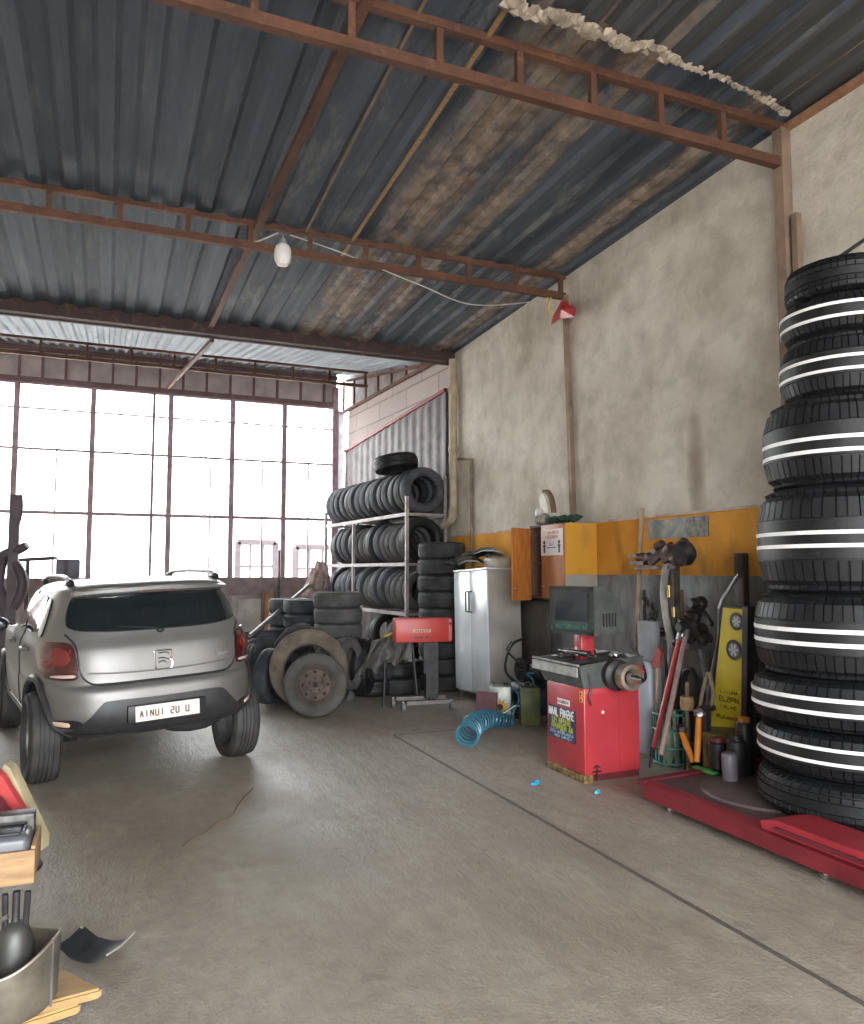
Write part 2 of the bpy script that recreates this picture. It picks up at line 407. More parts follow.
bm = nb(); box(bm, (-4.2, -4.1, 0), (-3.2, -3.95, 5.2)); box(bm, (4.0, -4.1, 0), (5, -3.95, 5.2)); box(bm, (-3.2, -4.1, 4.3), (4.0, -3.95, 5.2)); struct(obj('wall_behind', bm, M_walln))
bm = nb(); a, b = atx(864, 499, WX), atx(455, 534, WX)
box(bm, (WX - .012, -4, ZB1), (WX, 10.38, ZB1 + .022)); struct(obj('trim_1', bm, mat('pale_trim', (.5, .40, .32), .7)))

# window wall
XR = aty(336, 450, WY).x
zs = [aty(333, 407, WY).z, aty(333, 430, WY).z, aty(333, 465, WY).z, aty(333, 520, WY).z, aty(333, 577, WY).z]
bm = nb(); fr = .035
cols = [15, 92, 170, 232, 284]
for px in cols:
    x = aty(px, 450, WY).x; box(bm, (x - .045, WY - .05, 0), (x + .045, WY + .05, zs[0]))
x = aty(153, 450, WY).x; box(bm, (x - .025, WY - .03, zs[4]), (x + .025, WY + .03, zs[0]))
box(bm, (XR - .09, WY - .08, 0), (XR + .03, WY + .08, 5.25))
for z, h in ((zs[0], .05), (zs[1], .012), (zs[2], .018), (zs[3], .028)): box(bm, (-4.02, WY - .04, z - h), (XR, WY + .04, z + h))
for px in (55, 210, 262, 308):
    x = aty(px, 500, WY).x; box(bm, (x - .012, WY - .02, zs[4]), (x + .012, WY + .02, zs[2]))
x = -2.9; box(bm, (x - .07, WY - .06, 0), (x + .07, WY + .06, zs[0]))
win = struct(obj('window_1', bm, M_mauve))
bm = nb(); box(bm, (-4.02, WY + .045, zs[4] - .12), (XR, WY + .05, zs[0]))
gm = bpy.data.materials.new('window_glass'); gm.use_nodes = True; nt = gm.node_tree; nt.nodes.clear()
o_ = nt.nodes.new('ShaderNodeOutputMaterial'); mx = nt.nodes.new('ShaderNodeMixShader'); tr = nt.nodes.new('ShaderNodeBsdfTransparent'); gl = nt.nodes.new('ShaderNodeBsdfGlossy')
gl.inputs['Roughness'].default_value = .03; mx.inputs[0].default_value = .05; tr.inputs[0].default_value = (.97, .98, .98, 1)
nt.links.new(tr.outputs[0], mx.inputs[1]); nt.links.new(gl.outputs[0], mx.inputs[2]); nt.links.new(mx.outputs[0], o_.inputs[0])
obj('window_glass', bm, gm, win, world=True)
bm = nb(); box(bm, (-4.02, WY - .065, zs[4] - .34), (XR, WY + .055, zs[4])); obj('sill_beam', bm, mat('mauve_sill', (.20, .15, .15), .7), win, world=True)
bm = nb(); box(bm, (-4.02, WY - .02, 0), (XR, WY + .04, zs[4] - .34)); struct(obj('wall_far', bm, mat('grey_board', (.34, .31, .29), .85, 0, .35, 2)))
bm = nb(); z1 = aty(336, 379, WY).z
box(bm, (-4.02, WY - .01, zs[0]), (XR, WY + .03, z1 + .2)); h = struct(obj('trim_2', bm, M_hdr))
bm = nb()
px = -5
while px < 335:
    x = aty(px, 390, WY).x; box(bm, (x - .022, WY - .05, zs[0]), (x + .022, WY - .01, z1)); px += 23.5
box(bm, (-4.02, WY - .07, z1 - .04), (XR, WY + .0, z1 + .04)); box(bm, (-4.02, WY - .07, zs[0] - .02), (XR, WY - .01, zs[0] + .07))
struct(obj('trim_3', bm, mk_rust('mauve_rust', ((.09, .055, .055), (.17, .10, .10)))))
# grey panel beside the window post
bm = nb(); x = aty(343, 450, WY).x; box(bm, (XR + .04, WY + .1, 0), (x + .05, WY + .16, aty(340, 410, WY).z)); tag(obj('metal_sheet', bm, mat('grey_metal', (.22, .24, .25), .6, .2)), 'narrow upright grey metal sheet beside the window post', 'panel')

# outside: house with barred windows, thin poles
yb = 30
bm = nb(); box(bm, (-25, yb, -.1), (40, yb + 5, 5.5)); tag(obj('neighbour_building', bm, M_white), 'pale overexposed building across the yard behind the window wall', 'building')
hb = bpy.data.objects['neighbour_building']
for i, (x0, y0, x1, y1) in enumerate(((238, 542, 275, 590), (296, 547, 336, 590), (165, 480, 176, 500))[:2]):
    a, b = aty(x0, y0, yb - .1), aty(x1, y1, yb - .1); bm = nb(); t = .11
    for p, q in (((a.x, b.z), (a.x, a.z)), ((b.x, b.z), (b.x, a.z)), ((a.x, a.z), (b.x, a.z)), ((a.x, b.z), (b.x, b.z))):
        bar(bm, (p[0], yb - .08, p[1]), (q[0], yb - .08, q[1]), t * 1.8)
    for k in (1, 2): xx = a.x + (b.x - a.x) * k / 3; bar(bm, (xx, yb - .06, b.z), (xx, yb - .06, a.z), t * .6)
    zz = (a.z + b.z) / 2; bar(bm, (a.x, yb - .06, zz), (b.x, yb - .06, zz), t * .7)
    obj('window_frame', bm, mat('faded_frame_%d' % i, (.045, .03, .035), .8), hb, world=True)
for i, (px, ty, h) in enumerate(((183, 480, 0), (203, 455, 0), (213, 495, 0), (110, 505, 0), (130, 520, 0))):
    p = aty(px, 600, 19); t = aty(px, ty, 19); bm = nb(); tube(bm, [(p.x, 19, -.1), (p.x, 19, t.z)], .03, 8)
    pl = ['just left of the middle mullion pair', 'tallest, right of the middle mullion pair', 'shortest, right of the middle mullion pair', 'outside above the left of the car roof', 'outside above the centre of the car roof'][i]
    tag(obj('fence_pole', bm, M_mauve), 'thin pole standing in the yard, ' + pl, 'pole', 'thin poles in the yard')

# corrugated cladding panel on the block wall
bm = nb(); a0, a1 = atw(348, 452), atw(451, 390); n_ = 60; T = SK0 - SK0
def skp(t, z, off): p = SK0 + SK * t + SKN * off; return (p.x, p.y, z)
t0 = .02; t1 = L - .02
top = lambda t: a1.z + (a0.z - a1.z) * (t / t1)
prev = None
for i in range(n_ + 1):
    t = t0 + (t1 - t0) * i / n_; off = .06 if (i // 2) % 2 else .08
    v = [bm.verts.new(skp(t, 0, off)), bm.verts.new(skp(t, top(t), off)), bm.verts.new(skp(t, top(t), off - .01)), bm.verts.new(skp(t, 0, off - .01))]
    if prev:
        for k in range(4): bm.faces.new((prev[k], prev[(k + 1) % 4], v[(k + 1) % 4], v[k]))
    prev = v
cl = thing('cladding_sheet', 'ribbed grey metal cladding sheet with slanted top on the block wall', 'cladding', skp(t1 / 2, 0, .07))
obj('ribbed_sheet', bm, mat('ribbed_metal', (.15, .13, .13), .65, .1, .3, 5), cl, world=True, smooth=0)
bm = nb(); bar(bm, skp(t0, top(t0), .08), skp(t1, top(t1), .08), .05, .05); obj('edge_rail', bm, mat('dull_red_rail', (.25, .06, .06), .6), cl, world=True)
# ------------------------------------------------------------------ roof steel
def truss(name, label, y, pz_top, pz_bot, x0=-4.0, x1=WX - .02, step=.62, cw=.055, m=M_rust):
    t = thing(name, label, 'roof truss', (x0, y, pz_bot), group='roof trusses')
    bm = nb(); bar(bm, (x0, y, pz_top), (x1, y, pz_top), cw, cw); obj('top_chord', bm, m, t, world=True)
    bm = nb(); bar(bm, (x0, y, pz_bot), (x1, y, pz_bot), cw * 1.1, cw * 1.3); obj('bottom_chord', bm, m, t, world=True)
    x = x1 - .05 if step else 0
    while x > x0:
        bm = nb(); bar(bm, (x, y, pz_bot), (x, y, pz_top), cw * .8); obj('web_post', bm, m, t, world=True); x -= step
    return t
y1_ = atx(786, 140, WX).y; tz, bz = atx(786, 121, WX).z, atx(786, 166, WX).z
truss('roof_truss', 'rusty steel roof truss nearest the camera, spanning to the right wall', y1_, tz - .06, bz, step=.565)
y2_ = atx(566, 290, WX).y; tz2, bz2 = atx(566, 276, WX).z, atx(566, 297, WX).z
truss('roof_truss', 'rusty roof truss with the hanging bulb, second from the camera', y2_, tz2 - .02, bz2, step=.575)
y4_ = WY - .12; z4a, z4b = aty(340, 379, y4_).z, 0
p = aty(200, 352, 13.2); q = aty(200, 366, 13.2)
truss('roof_truss', 'farthest thin roof truss just before the window wall', 13.2, p.z - .06, q.z - .07, step=.66, x1=4.3, cw=.04)
bm = nb(); zt = atx(460, 351, WX).z; y3_ = YB - .12
t = thing('roof_beam', 'deep dark steel beam where the two roofs meet', 'beam', (0, y3_, zt))
bar(bm, (-4, y3_, zt - .02), (WX - .01, y3_, zt - .02), .12, .20); obj('main_beam', bm, M_rustdk, t, world=True)
bm = nb(); bar(bm, (-4, y3_ + .1, zt - .11), (WX - .01, y3_ + .1, zt - .11), .05, .05); obj('lower_rail', bm, M_rustdk, t, world=True)
# purlin running in depth
p = atz(367, 8, zr(3) - .03); q = atz(205, 335, zr(9) - .02); bm = nb(); bar(bm, (p.x + .03, 1.0, zr(1) - .04), (q.x, YB - .1, zr(YB) - .04), .07, .06)
tag(obj('roof_purlin', bm, M_rust), 'long rusty purlin running in depth under the dark roof sheets', 'purlin')
p = atz(207, 335, 4.68); q = aty(168, 388, WY - .1); bm = nb(); bar(bm, (q.x + .25, YB, zr(YB) - .16), (q.x, WY - .12, q.z), .05)
tag(obj('roof_purlin', bm, M_rust), 'short rusty brace reaching down to the header over the windows', 'purlin')
# thin light batten
p = atz(490, 30, 4.9); bm = nb(); bar(bm, (p.x - .0, 2.0, zr(2) - .03), (atz(372, 215, 4.85).x, 7.7, zr(7.7) - .02), .03, .02); tag(obj('roof_batten', bm, M_wood), 'thin pale wooden batten running in depth between two trusses', 'batten')
p = atz(418, 10, 4.9); bm = nb(); bar(bm, (p.x, 2.6, zr(2.6) - .03), (atz(310, 225, 4.85).x, 7.2, zr(7.2) - .02), .02, .015); tag(obj('roof_batten', bm, M_post), 'thin dull batten on the roof just left of the pale one', 'batten')
# small truss on top of the block wall
t = thing('wall_top_lattice', 'rusty lattice rail sloping along the top of the block wall', 'lattice', skp(L / 2, ZT, .06))
bm = nb(); za = zbk(YB + .3) - .03; zb_ = zbk(WY - .3) - .1
bar(bm, skp(.5, ZT + .03, .05), skp(L + .6, ZT + .0, .05), .05); obj('bottom_rail', bm, M_rust, t, world=True)
bm = nb(); bar(bm, skp(.4, za - .02, .05), skp(L, zb_, .05), .045); obj('top_rail', bm, M_rust, t, world=True)
for k in range(7):
    u = .9 + k * .62; bm = nb(); bar(bm, skp(u, ZT, .05), skp(u, za + (zb_ - za) * u / L, .05), .035); obj('web_post', bm, M_rust, t, world=True)
bm = nb(); A = [skp(-.05, ZT, -.10), skp(L + .6, ZT + .1, -.10), skp(L + .6, zbk(WY) + .1, -.10), skp(-.05, zbk(YB) + .1, -.10)]; n2 = -SKN * .03
va = [bm.verts.new(q) for q in A]; vb = [bm.verts.new(Vector(q) + n2) for q in A]; bm.faces.new(va); bm.faces.new(vb[::-1]); [bm.faces.new((va[i], va[(i + 1) % 4], vb[(i + 1) % 4], vb[i])) for i in range(4)]
struct(obj('trim_4', bm, mat('gable_sheet', (.24, .21, .20), .7, 0, .3, 4)))
# foam seal along the lapped sheets
bm = nb(); pts = [atz(x, y, 4.93) for x, y in ((508, -2), (540, 8), (566, 12), (600, 28), (640, 40), (680, 56), (725, 74), (770, 96), (787, 108))]
pts = smooth_path(pts, 18); rr = random.Random(5)
for i, p in enumerate(pts):
    k = 1 if i < 90 else .55
    blob(bm, (p.x + rr.uniform(-.02, .02), p.y + rr.uniform(-.03, .03) * k, zr(p.y) - .075 + rr.uniform(-.02, .01)), (.028 * k + .008 + rr.uniform(-.01, .012) * k, .034 * k + rr.uniform(-.01, .02) * k, .014 * k + .005), 1, .3, seed=i)
tag(obj('sealing_foam', bm, mat('dirty_foam', (.40, .34, .27), .95, 0, .35, 9)), 'crumbling pale foam seal along the lapped roof sheets', 'sealing foam')
# rusty wall plate under the near roof
bm = nb(); box(bm, (WX - .05, -3.9, zr(0) - .19), (WX, y1_, zr(0) - .14)); tag(obj('wall_plate', bm, mk_rust('orange_rust', ((.16, .06, .025), (.36, .2, .12)))), 'rust streaked steel angle on the wall under the near roof', 'angle bar')
bm = nb(); box(bm, (WX - .07, y1_ + .05, zr(y1_) - .16), (WX, YB, zr(YB) - .16)); 
bm.free()
# posts, pipes
p = atx(793, 275, WX); bm = nb(); bar(bm, (WX - .05, y1_, 0), (WX - .05, y1_, 4.9), .09, .09); bar(bm, (WX - .04, y1_ - .1, 0), (WX - .04, y1_ - .1, 4.2), .05, .05)
tag(obj('wall_post', bm, M_post), 'dusty brown steel post on the right wall behind the tall tyre stack', 'post')
p = atx(574, 400, WX); bm = nb(); z0 = atx(582, 521, WX).z
bar(bm, (WX - .03, p.y, z0), (WX - .03, p.y + .1, bz2), .06, .05); tag(obj('wall_conduit', bm, M_post), 'thin brown conduit on the wall above the wall cupboard', 'conduit')
p = atx(455, 450, WX - .05); bm = nb()
zt_ = atx(455, 362, WX).z; zo = atx(455, 520, WX).z
tube(bm, smooth_path([(WX - .08, p.y, zt_), (WX - .08, p.y, zo + .6), (WX - .08, p.y, zo + .1), (WX - .10, p.y + .02, zo), (WX - .12, p.y + .25, zo - .08)], 6), .062, 14)
tp = thing('downpipe', 'cream rainwater downpipe in the corner beside the tyre rack', 'pipe', (WX - .08, p.y, zo - .1))
obj('pipe', bm, M_pipe, tp, world=True)
bm = nb(); lathe(bm, [(.075, 0), (.075, .06)], 16, Matrix.Translation((WX - .08, p.y, zo + 1.0))); lathe(bm, [(.075, 0), (.075, .07)], 16, Matrix.Translation((WX - .08, p.y, zo + .05))); obj('collar', bm, M_pipe, tp, world=True)
a, b, c = atx(460, 459, WX), atx(473, 459, WX), atx(477, 545, WX); bm = nb()
tube(bm, [(WX - .03, a.y, a.z), (WX - .03, b.y, b.z), (WX - .03, b.y - .03, 0)], .022, 10); tag(obj('thin_pipe', bm, M_post), 'thin tan pipe bent at the top beside the cream downpipe', 'pipe')
# hanging bulb
p = atz(283, 236, tz2 - .02); p = aty(283, 236, y2_ - .05); z_b = aty(284, 266, y2_ - .05).z
t = thing('light_bulb', 'white light bulb hanging unlit from the second truss', 'light bulb', (p.x, p.y, z_b))
H = p.z - z_b; bm = nb(); lathe(bm, [(.012, H * .0), (.05, H * .02), (.075, H * .16), (.082, H * .32), (.08, H * .5), (.068, H * .64), (.04, H * .72)], 24); obj('glass_globe', bm, mat('opal_white', (.80, .77, .75), .35, 0, .05), t)
bm = nb(); lathe(bm, [(.04, H * .70), (.042, H * .78), (.03, H * .9), (.008, H * .96), (.006, H * 1.05)], 16); obj('lamp_holder', bm, mat('grey_socket', (.35, .36, .34), .5), t)
bm = nb(); tube(bm, smooth_path([aty(278, 233, y2_), aty(250, 243, y2_), aty(215, 240, y2_), aty(186, 236, y2_)], 8), .008, 6); tube(bm, smooth_path([aty(290, 235, y2_), aty(320, 245, y2_), aty(350, 256, y2_), aty(420, 285, y2_ - .05), aty(475, 305, y2_ - .05), aty(548, 300, y2_)], 8), .006, 6)
tag(obj('lamp_cable', bm, mat('pale_cable', (.5, .48, .42), .6)), 'slack pale cable strung along the second truss to the bulb', 'cable')
# red cover over the junction on the wall
c = atx(562, 312, WX - .12); bm = nb()
poly = [(552, 318), (551, 325), (560, 319), (575, 317), (576, 308), (569, 305), (566, 300), (561, 301)]
fr_ = [atx(x, y, WX - .2) for x, y in poly]; bk = [atx(x, y, WX - .05) for x, y in [(555, 316), (554, 322), (561, 318), (574, 315), (574, 309), (569, 306), (566, 302), (562, 303)]]
ctr = sum(fr_, Vector()) / 8 + Vector((-.06, -.05, 0)); cv = bm.verts.new(ctr); A = [bm.verts.new(v) for v in fr_]; Bv = [bm.verts.new(v) for v in bk]
for i in range(8): bm.faces.new((cv, A[i], A[(i + 1) % 8])); bm.faces.new((A[i], Bv[i], Bv[(i + 1) % 8], A[(i + 1) % 8]))
bm.faces.new(Bv[::-1])
t = thing('work_lamp', 'crumpled red work lamp hanging at the end of the second truss', 'lamp', tuple(ctr))
obj('red_hood', bm, M_red, t, world=True, smooth=0)
bm = nb(); tube(bm, smooth_path([atx(548, 297, WX - .25), atx(546, 310, WX - .25), atx(552, 318, WX - .2)], 6), .01, 6); tube(bm, smooth_path([atx(551, 297, WX - .25), atx(549, 310, WX - .25), atx(553, 319, WX - .2)], 6), .008, 6); obj('cord', bm, mat('yellow_cord', (.55, .42, .12), .6), t, world=True)
# ------------------------------------------------------------------ car
M_body = mat('silver_car_paint', (.225, .219, .21), .46, .65, .05, 3, coat=.12)
M_glass = mat('dark_tinted_glass', (.012, .016, .018), .06, 0, .1, 3, coat=.5)
M_lamp = mat('red_lamp_lens', (.055, .006, .008), .2, 0, .3, 14, coat=.8)
M_trim = mat('black_bumper_plastic', (.028, .028, .03), .42, 0, .2, 12)
def catmull(tab, k):
    out = []
    for i in range(len(tab) - 1):
        a, b, c, d = tab[max(i - 1, 0)], tab[i], tab[i + 1], tab[min(i + 2, len(tab) - 1)]
        for s in range(k):
            t = s / k
            out.append([.5 * (2 * b[j] + (c[j] - a[j]) * t + (2 * a[j] - 5 * b[j] + 4 * c[j] - d[j]) * t * t + (3 * b[j] - a[j] - 3 * c[j] + d[j]) * t ** 3) for j in range(len(b))])
    out.append(list(tab[-1])); return out
# z, half width, rear y, front y, exponent
TAB = [(.40, .66, .16, 3.62, 4), (.42, .73, .07, 3.70, 4.2), (.46, .78, .025, 3.76, 4.6), (.54, .80, .0, 3.80, 5), (.64, .805, .0, 3.80, 5), (.72, .805, .01, 3.78, 5),
       (.755, .80, .035, 3.77, 5), (.78, .80, .06, 3.75, 5), (.90, .80, .07, 3.70, 5), (1.0, .79, .09, 3.60, 5), (1.04, .775, .11, 3.35, 5), (1.08, .755, .135, 2.95, 5),
       (1.14, .735, .17, 2.72, 5), (1.25, .69, .25, 2.50, 5), (1.36, .645, .33, 2.28, 5), (1.405, .625, .30, 2.20, 5), (1.43, .61, .24, 2.14, 5), (1.455, .585, .26, 2.06, 4.5), (1.475, .53, .36, 1.92, 4), (1.487, .40, .6, 1.75, 3.2), (1.492, .2, .9, 1.5, 2.6)]
def ring(z, w, yr, yf, n, N=128):
    yc, ly = (yr + yf) / 2, (yf - yr) / 2; dense = []
    for k in range(1440):
        a = 2 * PI * k / 1440 - PI / 2; c, s = math.cos(a), math.sin(a)
        dense.append((w * math.copysign(abs(c) ** (2 / n), c), yc + ly * math.copysign(abs(s) ** (2 / n), s)))
    acc = [0]
    for i in range(1440):
        p, q = dense[i], dense[(i + 1) % 1440]; acc.append(acc[-1] + math.hypot(q[0] - p[0], q[1] - p[1]))
    out = []; j = 0
    for k in range(N):
        t = acc[-1] * k / N
        while acc[j + 1] < t: j += 1
        u = (t - acc[j]) / max(acc[j + 1] - acc[j], 1e-9); p, q = dense[j % 1440], dense[(j + 1) % 1440]
        out.append((p[0] + (q[0] - p[0]) * u, p[1] + (q[1] - p[1]) * u, z))
    return out
def car_body():
    bm = nb(); prev = None; first = None
    for row in catmull(TAB, 4):
        z, w, yr, yf, n = row; vs = [bm.verts.new(p) for p in ring(z, w, yr, yf, n)]
        if prev:
            for k in range(128): bm.faces.new((prev[k], prev[(k + 1) % 128], vs[(k + 1) % 128], vs[k]))
        else: first = vs
        prev = vs
    bm.faces.new(first[::-1]); bm.faces.new(prev)
    return bm
bmc = car_body(); bmesh.ops.recalc_face_normals(bmc, faces=bmc.faces); bmesh.ops.triangulate(bmc, faces=[f for f in bmc.faces if len(f.verts) > 4])
CBVH = BVHTree.FromBMesh(bmc)
CARLOC = Vector((.44, 5.96, 0)); CARRZ = rad(10.5); ROLL = rad(2.6)
car = thing('car', 'silver hatchback parked at an angle, seen from behind, by the window wall', 'car', CARLOC, 0, rot=(0, 0, CARRZ))
def roll(bm): bmesh.ops.transform(bm, matrix=Matrix.Translation((0, 0, .5)) @ Matrix.Rotation(-ROLL, 4, 'Y') @ Matrix.Translation((0, 0, -.5)), verts=bm.verts)
WHY = .66; WHF = 3.02; TR = .735
def body_part(name, bm, m, par=car, **k): roll(bm); return obj(name, bm, m, par, **k)
body = body_part('body', bmc, M_body, smooth=50)
# wheel arches: cut once, the cutter does not stay in the scene
me_b = body.data
cut = nb()
for y in (WHY, WHF):
    for s in (-1, 1): lathe(cut, [(.375, -.16), (.375, .2)], 40, Matrix.Translation((s * .78, y, .40)) @ Matrix.Rotation(PI / 2, 4, 'Y'))
bmesh.ops.recalc_face_normals(cut, faces=cut.faces)
mc = bpy.data.meshes.new('c'); cut.to_mesh(mc); oc = bpy.data.objects.new('c', mc); COL.objects.link(oc); oc.matrix_world = wmat(car)
M_arch = mat('arch_liner', (.012, .012, .013), .8); mc.materials.append(M_arch)
md = body.modifiers.new('b', 'BOOLEAN'); md.object = oc; md.operation = 'DIFFERENCE'; md.solver = 'EXACT'; md.material_mode = 'TRANSFER'
bpy.context.view_layer.update(); dg = bpy.context.evaluated_depsgraph_get(); me2 = bpy.data.meshes.new_from_object(body.evaluated_get(dg)); body.modifiers.clear(); body.data = me2
bpy.data.objects.remove(oc)
def hit(u, v, side):
    """side 'r' rear: (x,z) cast +y; 'L'/'R': (y,z) cast towards the body"""
    if side == 'r': h = CBVH.ray_cast(Vector((u, -2, v)), Vector((0, 1, 0)))
    elif side == 'L': h = CBVH.ray_cast(Vector((-3, u, v)), Vector((1, 0, 0)))
    else: h = CBVH.ray_cast(Vector((3, u, v)), Vector((-1, 0, 0)))
    return (h[0], h[1]) if h[0] else (None, None)
def patch(poly, side, off=.006, bulge=0, rings=7, sm=5, sink=.02):
    pts = [tuple(p)[:2] for p in smooth_path([(a, b, 0) for a, b in poly], sm, True)] if sm else poly
    cx, cy = sum(p[0] for p in pts) / len(pts), sum(p[1] for p in pts) / len(pts)
    bm = nb(); R = []
    for k in range(rings + 1):
        s = k / rings; row = []
        for (a, b) in pts:
            c, n = hit(cx + (a - cx) * s, cy + (b - cy) * s, side)
            if c is None: c, n = Vector((0, .2, 1)), Vector((0, -1, 0))
            if n.y > .5 and side == 'r': n = -n
            row.append(c + n * (off + bulge * (1 - s ** 3)))
            if k == 0: break
        R.append([bm.verts.new(p) for p in row])
    row = []
    for (a, b) in pts:
        c, n = hit(cx + (a - cx) * 1.01, cy + (b - cy) * 1.01, side)
        if c is None: c, n = Vector((0, .2, 1)), Vector((0, -1, 0))
        row.append(bm.verts.new(c - n * sink))
    R.append(row); n = len(pts)
    for i in range(n): bm.faces.new((R[0][0], R[1][i], R[1][(i + 1) % n]))
    for k in range(1, len(R) - 1):
        for i in range(n): bm.faces.new((R[k][i], R[k + 1][i], R[k + 1][(i + 1) % n], R[k][(i + 1) % n]))
    return bm
def line(pts, side, r=.006, off=0, n=8, closed=False, bm=None):
    P = [tuple(p)[:2] for p in smooth_path([(a, b, 0) for a, b in pts], n, closed)]; q = []
    for a, b in P:
        c, nn = hit(a, b, side)
        if c: q.append(c + nn * off)
    bm = bm or nb(); tube(bm, q, r, 8, closed=closed); return bm
mir = lambda P: P + [(-a, b) for a, b in P[::-1]]
# tailgate pressing with its rear window
gate = [(.0, .775), (.40, .778), (.50, .80), (.545, .86), (.555, .95), (.565, 1.05), (.625, 1.10), (.60, 1.20), (.56, 1.34), (.50, 1.40), (.25, 1.41)]
tg = body_part('tailgate', patch([(a, b) for a, b in gate] + [(-a, b) for a, b in gate[:0:-1]], 'r', .010, sm=5, rings=16), M_body, smooth=50)
seam = [(.62, 1.12), (.57, 1.05), (.555, .95), (.545, .86), (.50, .795), (.40, .77), (0, .768)]
bm = line(mir(seam[:-1]) if 0 else [(a, b) for a, b in seam] + [(-a, b) for a, b in seam[-2::-1]], 'r', .009, .004); body_part('tailgate_seam', bm, M_black, tg)
rw = [(0, 1.115), (.35, 1.12), (.56, 1.145), (.60, 1.19), (.575, 1.29), (.54, 1.365), (.48, 1.385), (.25, 1.395), (0, 1.398)]
body_part('rear_window', patch(rw + [(-a, b) for a, b in rw[-2:0:-1]], 'r', .022, sm=4, rings=12), M_glass, smooth=60)
# crease above the bumper, badge, script
bm = line([(x / 20 * 1.0, .835 + .02 * (x / 10) ** 2) for x in range(-10, 11)], 'r', .006, .008); body_part('pressing_line', bm, M_body, tg)
bm = nb(); pts = [(-.055, .062), (.045, .062), (.062, .045), (.058, .015), (.045, .0), (.06, -.02), (.058, -.05), (.04, -.066), (-.04, -.066), (-.06, -.05), (-.062, .045)]
line([(a, .905 + b) for a, b in pts], 'r', .006, .016, 4, True, bm)
line([(-.04, .915), (.0, .915), (.035, .90)], 'r', .005, .016, 3, bm=bm); line([(-.04, .885), (.0, .895), (.03, .875)], 'r', .005, .016, 3, bm=bm); line([(-.035, .95), (.02, .952), (.04, .94)], 'r', .005, .016, 3, bm=bm)
body_part('badge', bm, M_chrome)['label'] = 'rounded square chrome badge'
bm = nb(); glyphs(bm, 4, .12, .03, Matrix.Translation((.44, hit(.44, .90, 'r')[0].y - .016, .905)), 3, .16, .004); body_part('model_script', bm, M_chrome)
# lights
for s, nm in ((-1, 'left'), (1, 'right')):
    P = [(s * .757, .86), (s * .762, .96), (s * .745, 1.05), (s * .68, 1.07), (s * .595, 1.055), (s * .572, .98), (s * .562, .86), (s * .58, .815), (s * .70, .815), (s * .745, .83)]
    tl = body_part('tail_light', patch(P, 'r', .016, .006, sm=4, rings=8), M_lamp, smooth=60)
    P2 = [(s * .58, .83), (s * .69, .83), (s * .69, .845), (s * .58, .85)]
    body_part('reversing_lens', patch(P2, 'r', .026, .0, sm=2, rings=3), mat('clear_lens', (.55, .45, .42), .2), tl)
    for (cx, cz, rr_) in ((.655, .965, .062), (.722, .92, .028)):
        P3 = [(s * (cx + rr_ * math.cos(k * PI / 6)), cz + rr_ * math.sin(k * PI / 6)) for k in range(12)]
        body_part('lamp_bowl', patch(P3, 'r', .024, .008, sm=0, rings=4), mat('bright_red_lens', (.15, .012, .010), .2, coat=.8), tl)
    P = [(s * .57, .485), (s * .71, .49), (s * .755, .53), (s * .60, .545), (s * .545, .515)]
    bl = body_part('lower_lamp', patch(P, 'r', .008, .0, sm=3, rings=4), M_black)
    P = [(s * .62, .50), (s * .70, .505), (s * .72, .53), (s * .63, .53)]
    body_part('lens', patch(P, 'r', .014, .004, sm=3, rings=4), mat('amber_clear_lens', (.75, .55, .42), .2), bl)
# bumper insert, lip and number plate
ins = [(.0, .655), (.36, .66), (.43, .64), (.50, .56), (.60, .47), (.64, .435), (.3, .425), (0, .425)]
bi = body_part('bumper_insert', patch(ins + [(-a, b) for a, b in ins[-2:0:-1]], 'r', .014, sm=3, rings=10), M_trim, smooth=50)
bm = line([(-.79, .52), (-.74, .455), (-.6, .43), (0, .42), (.6, .43), (.74, .455), (.79, .52)], 'r', .022, .0); body_part('bumper_lip', bm, M_trim)
yp = hit(0, .6, 'r')[0].y
bm = nb(); box(bm, (-.275, yp - .035, .49), (.275, yp, .615), bev=.01); body_part('plate_recess', bm, M_black)
bm = nb(); box(bm, (-.225, yp - .045, .498), (.225, yp - .035, .606), bev=.004); npl = body_part('number_plate', bm, mat('plate_white', (.82, .76, .70), .45, 0, .05))
bm = nb(); M0 = Matrix.Translation((0, yp - .0465, .552)); glyphs(bm, 11, .39, .045, M0, 16, .2, .002, .42); body_part('plate_characters', bm, mat('plate_ink', (.16, .08, .05), .6), npl)
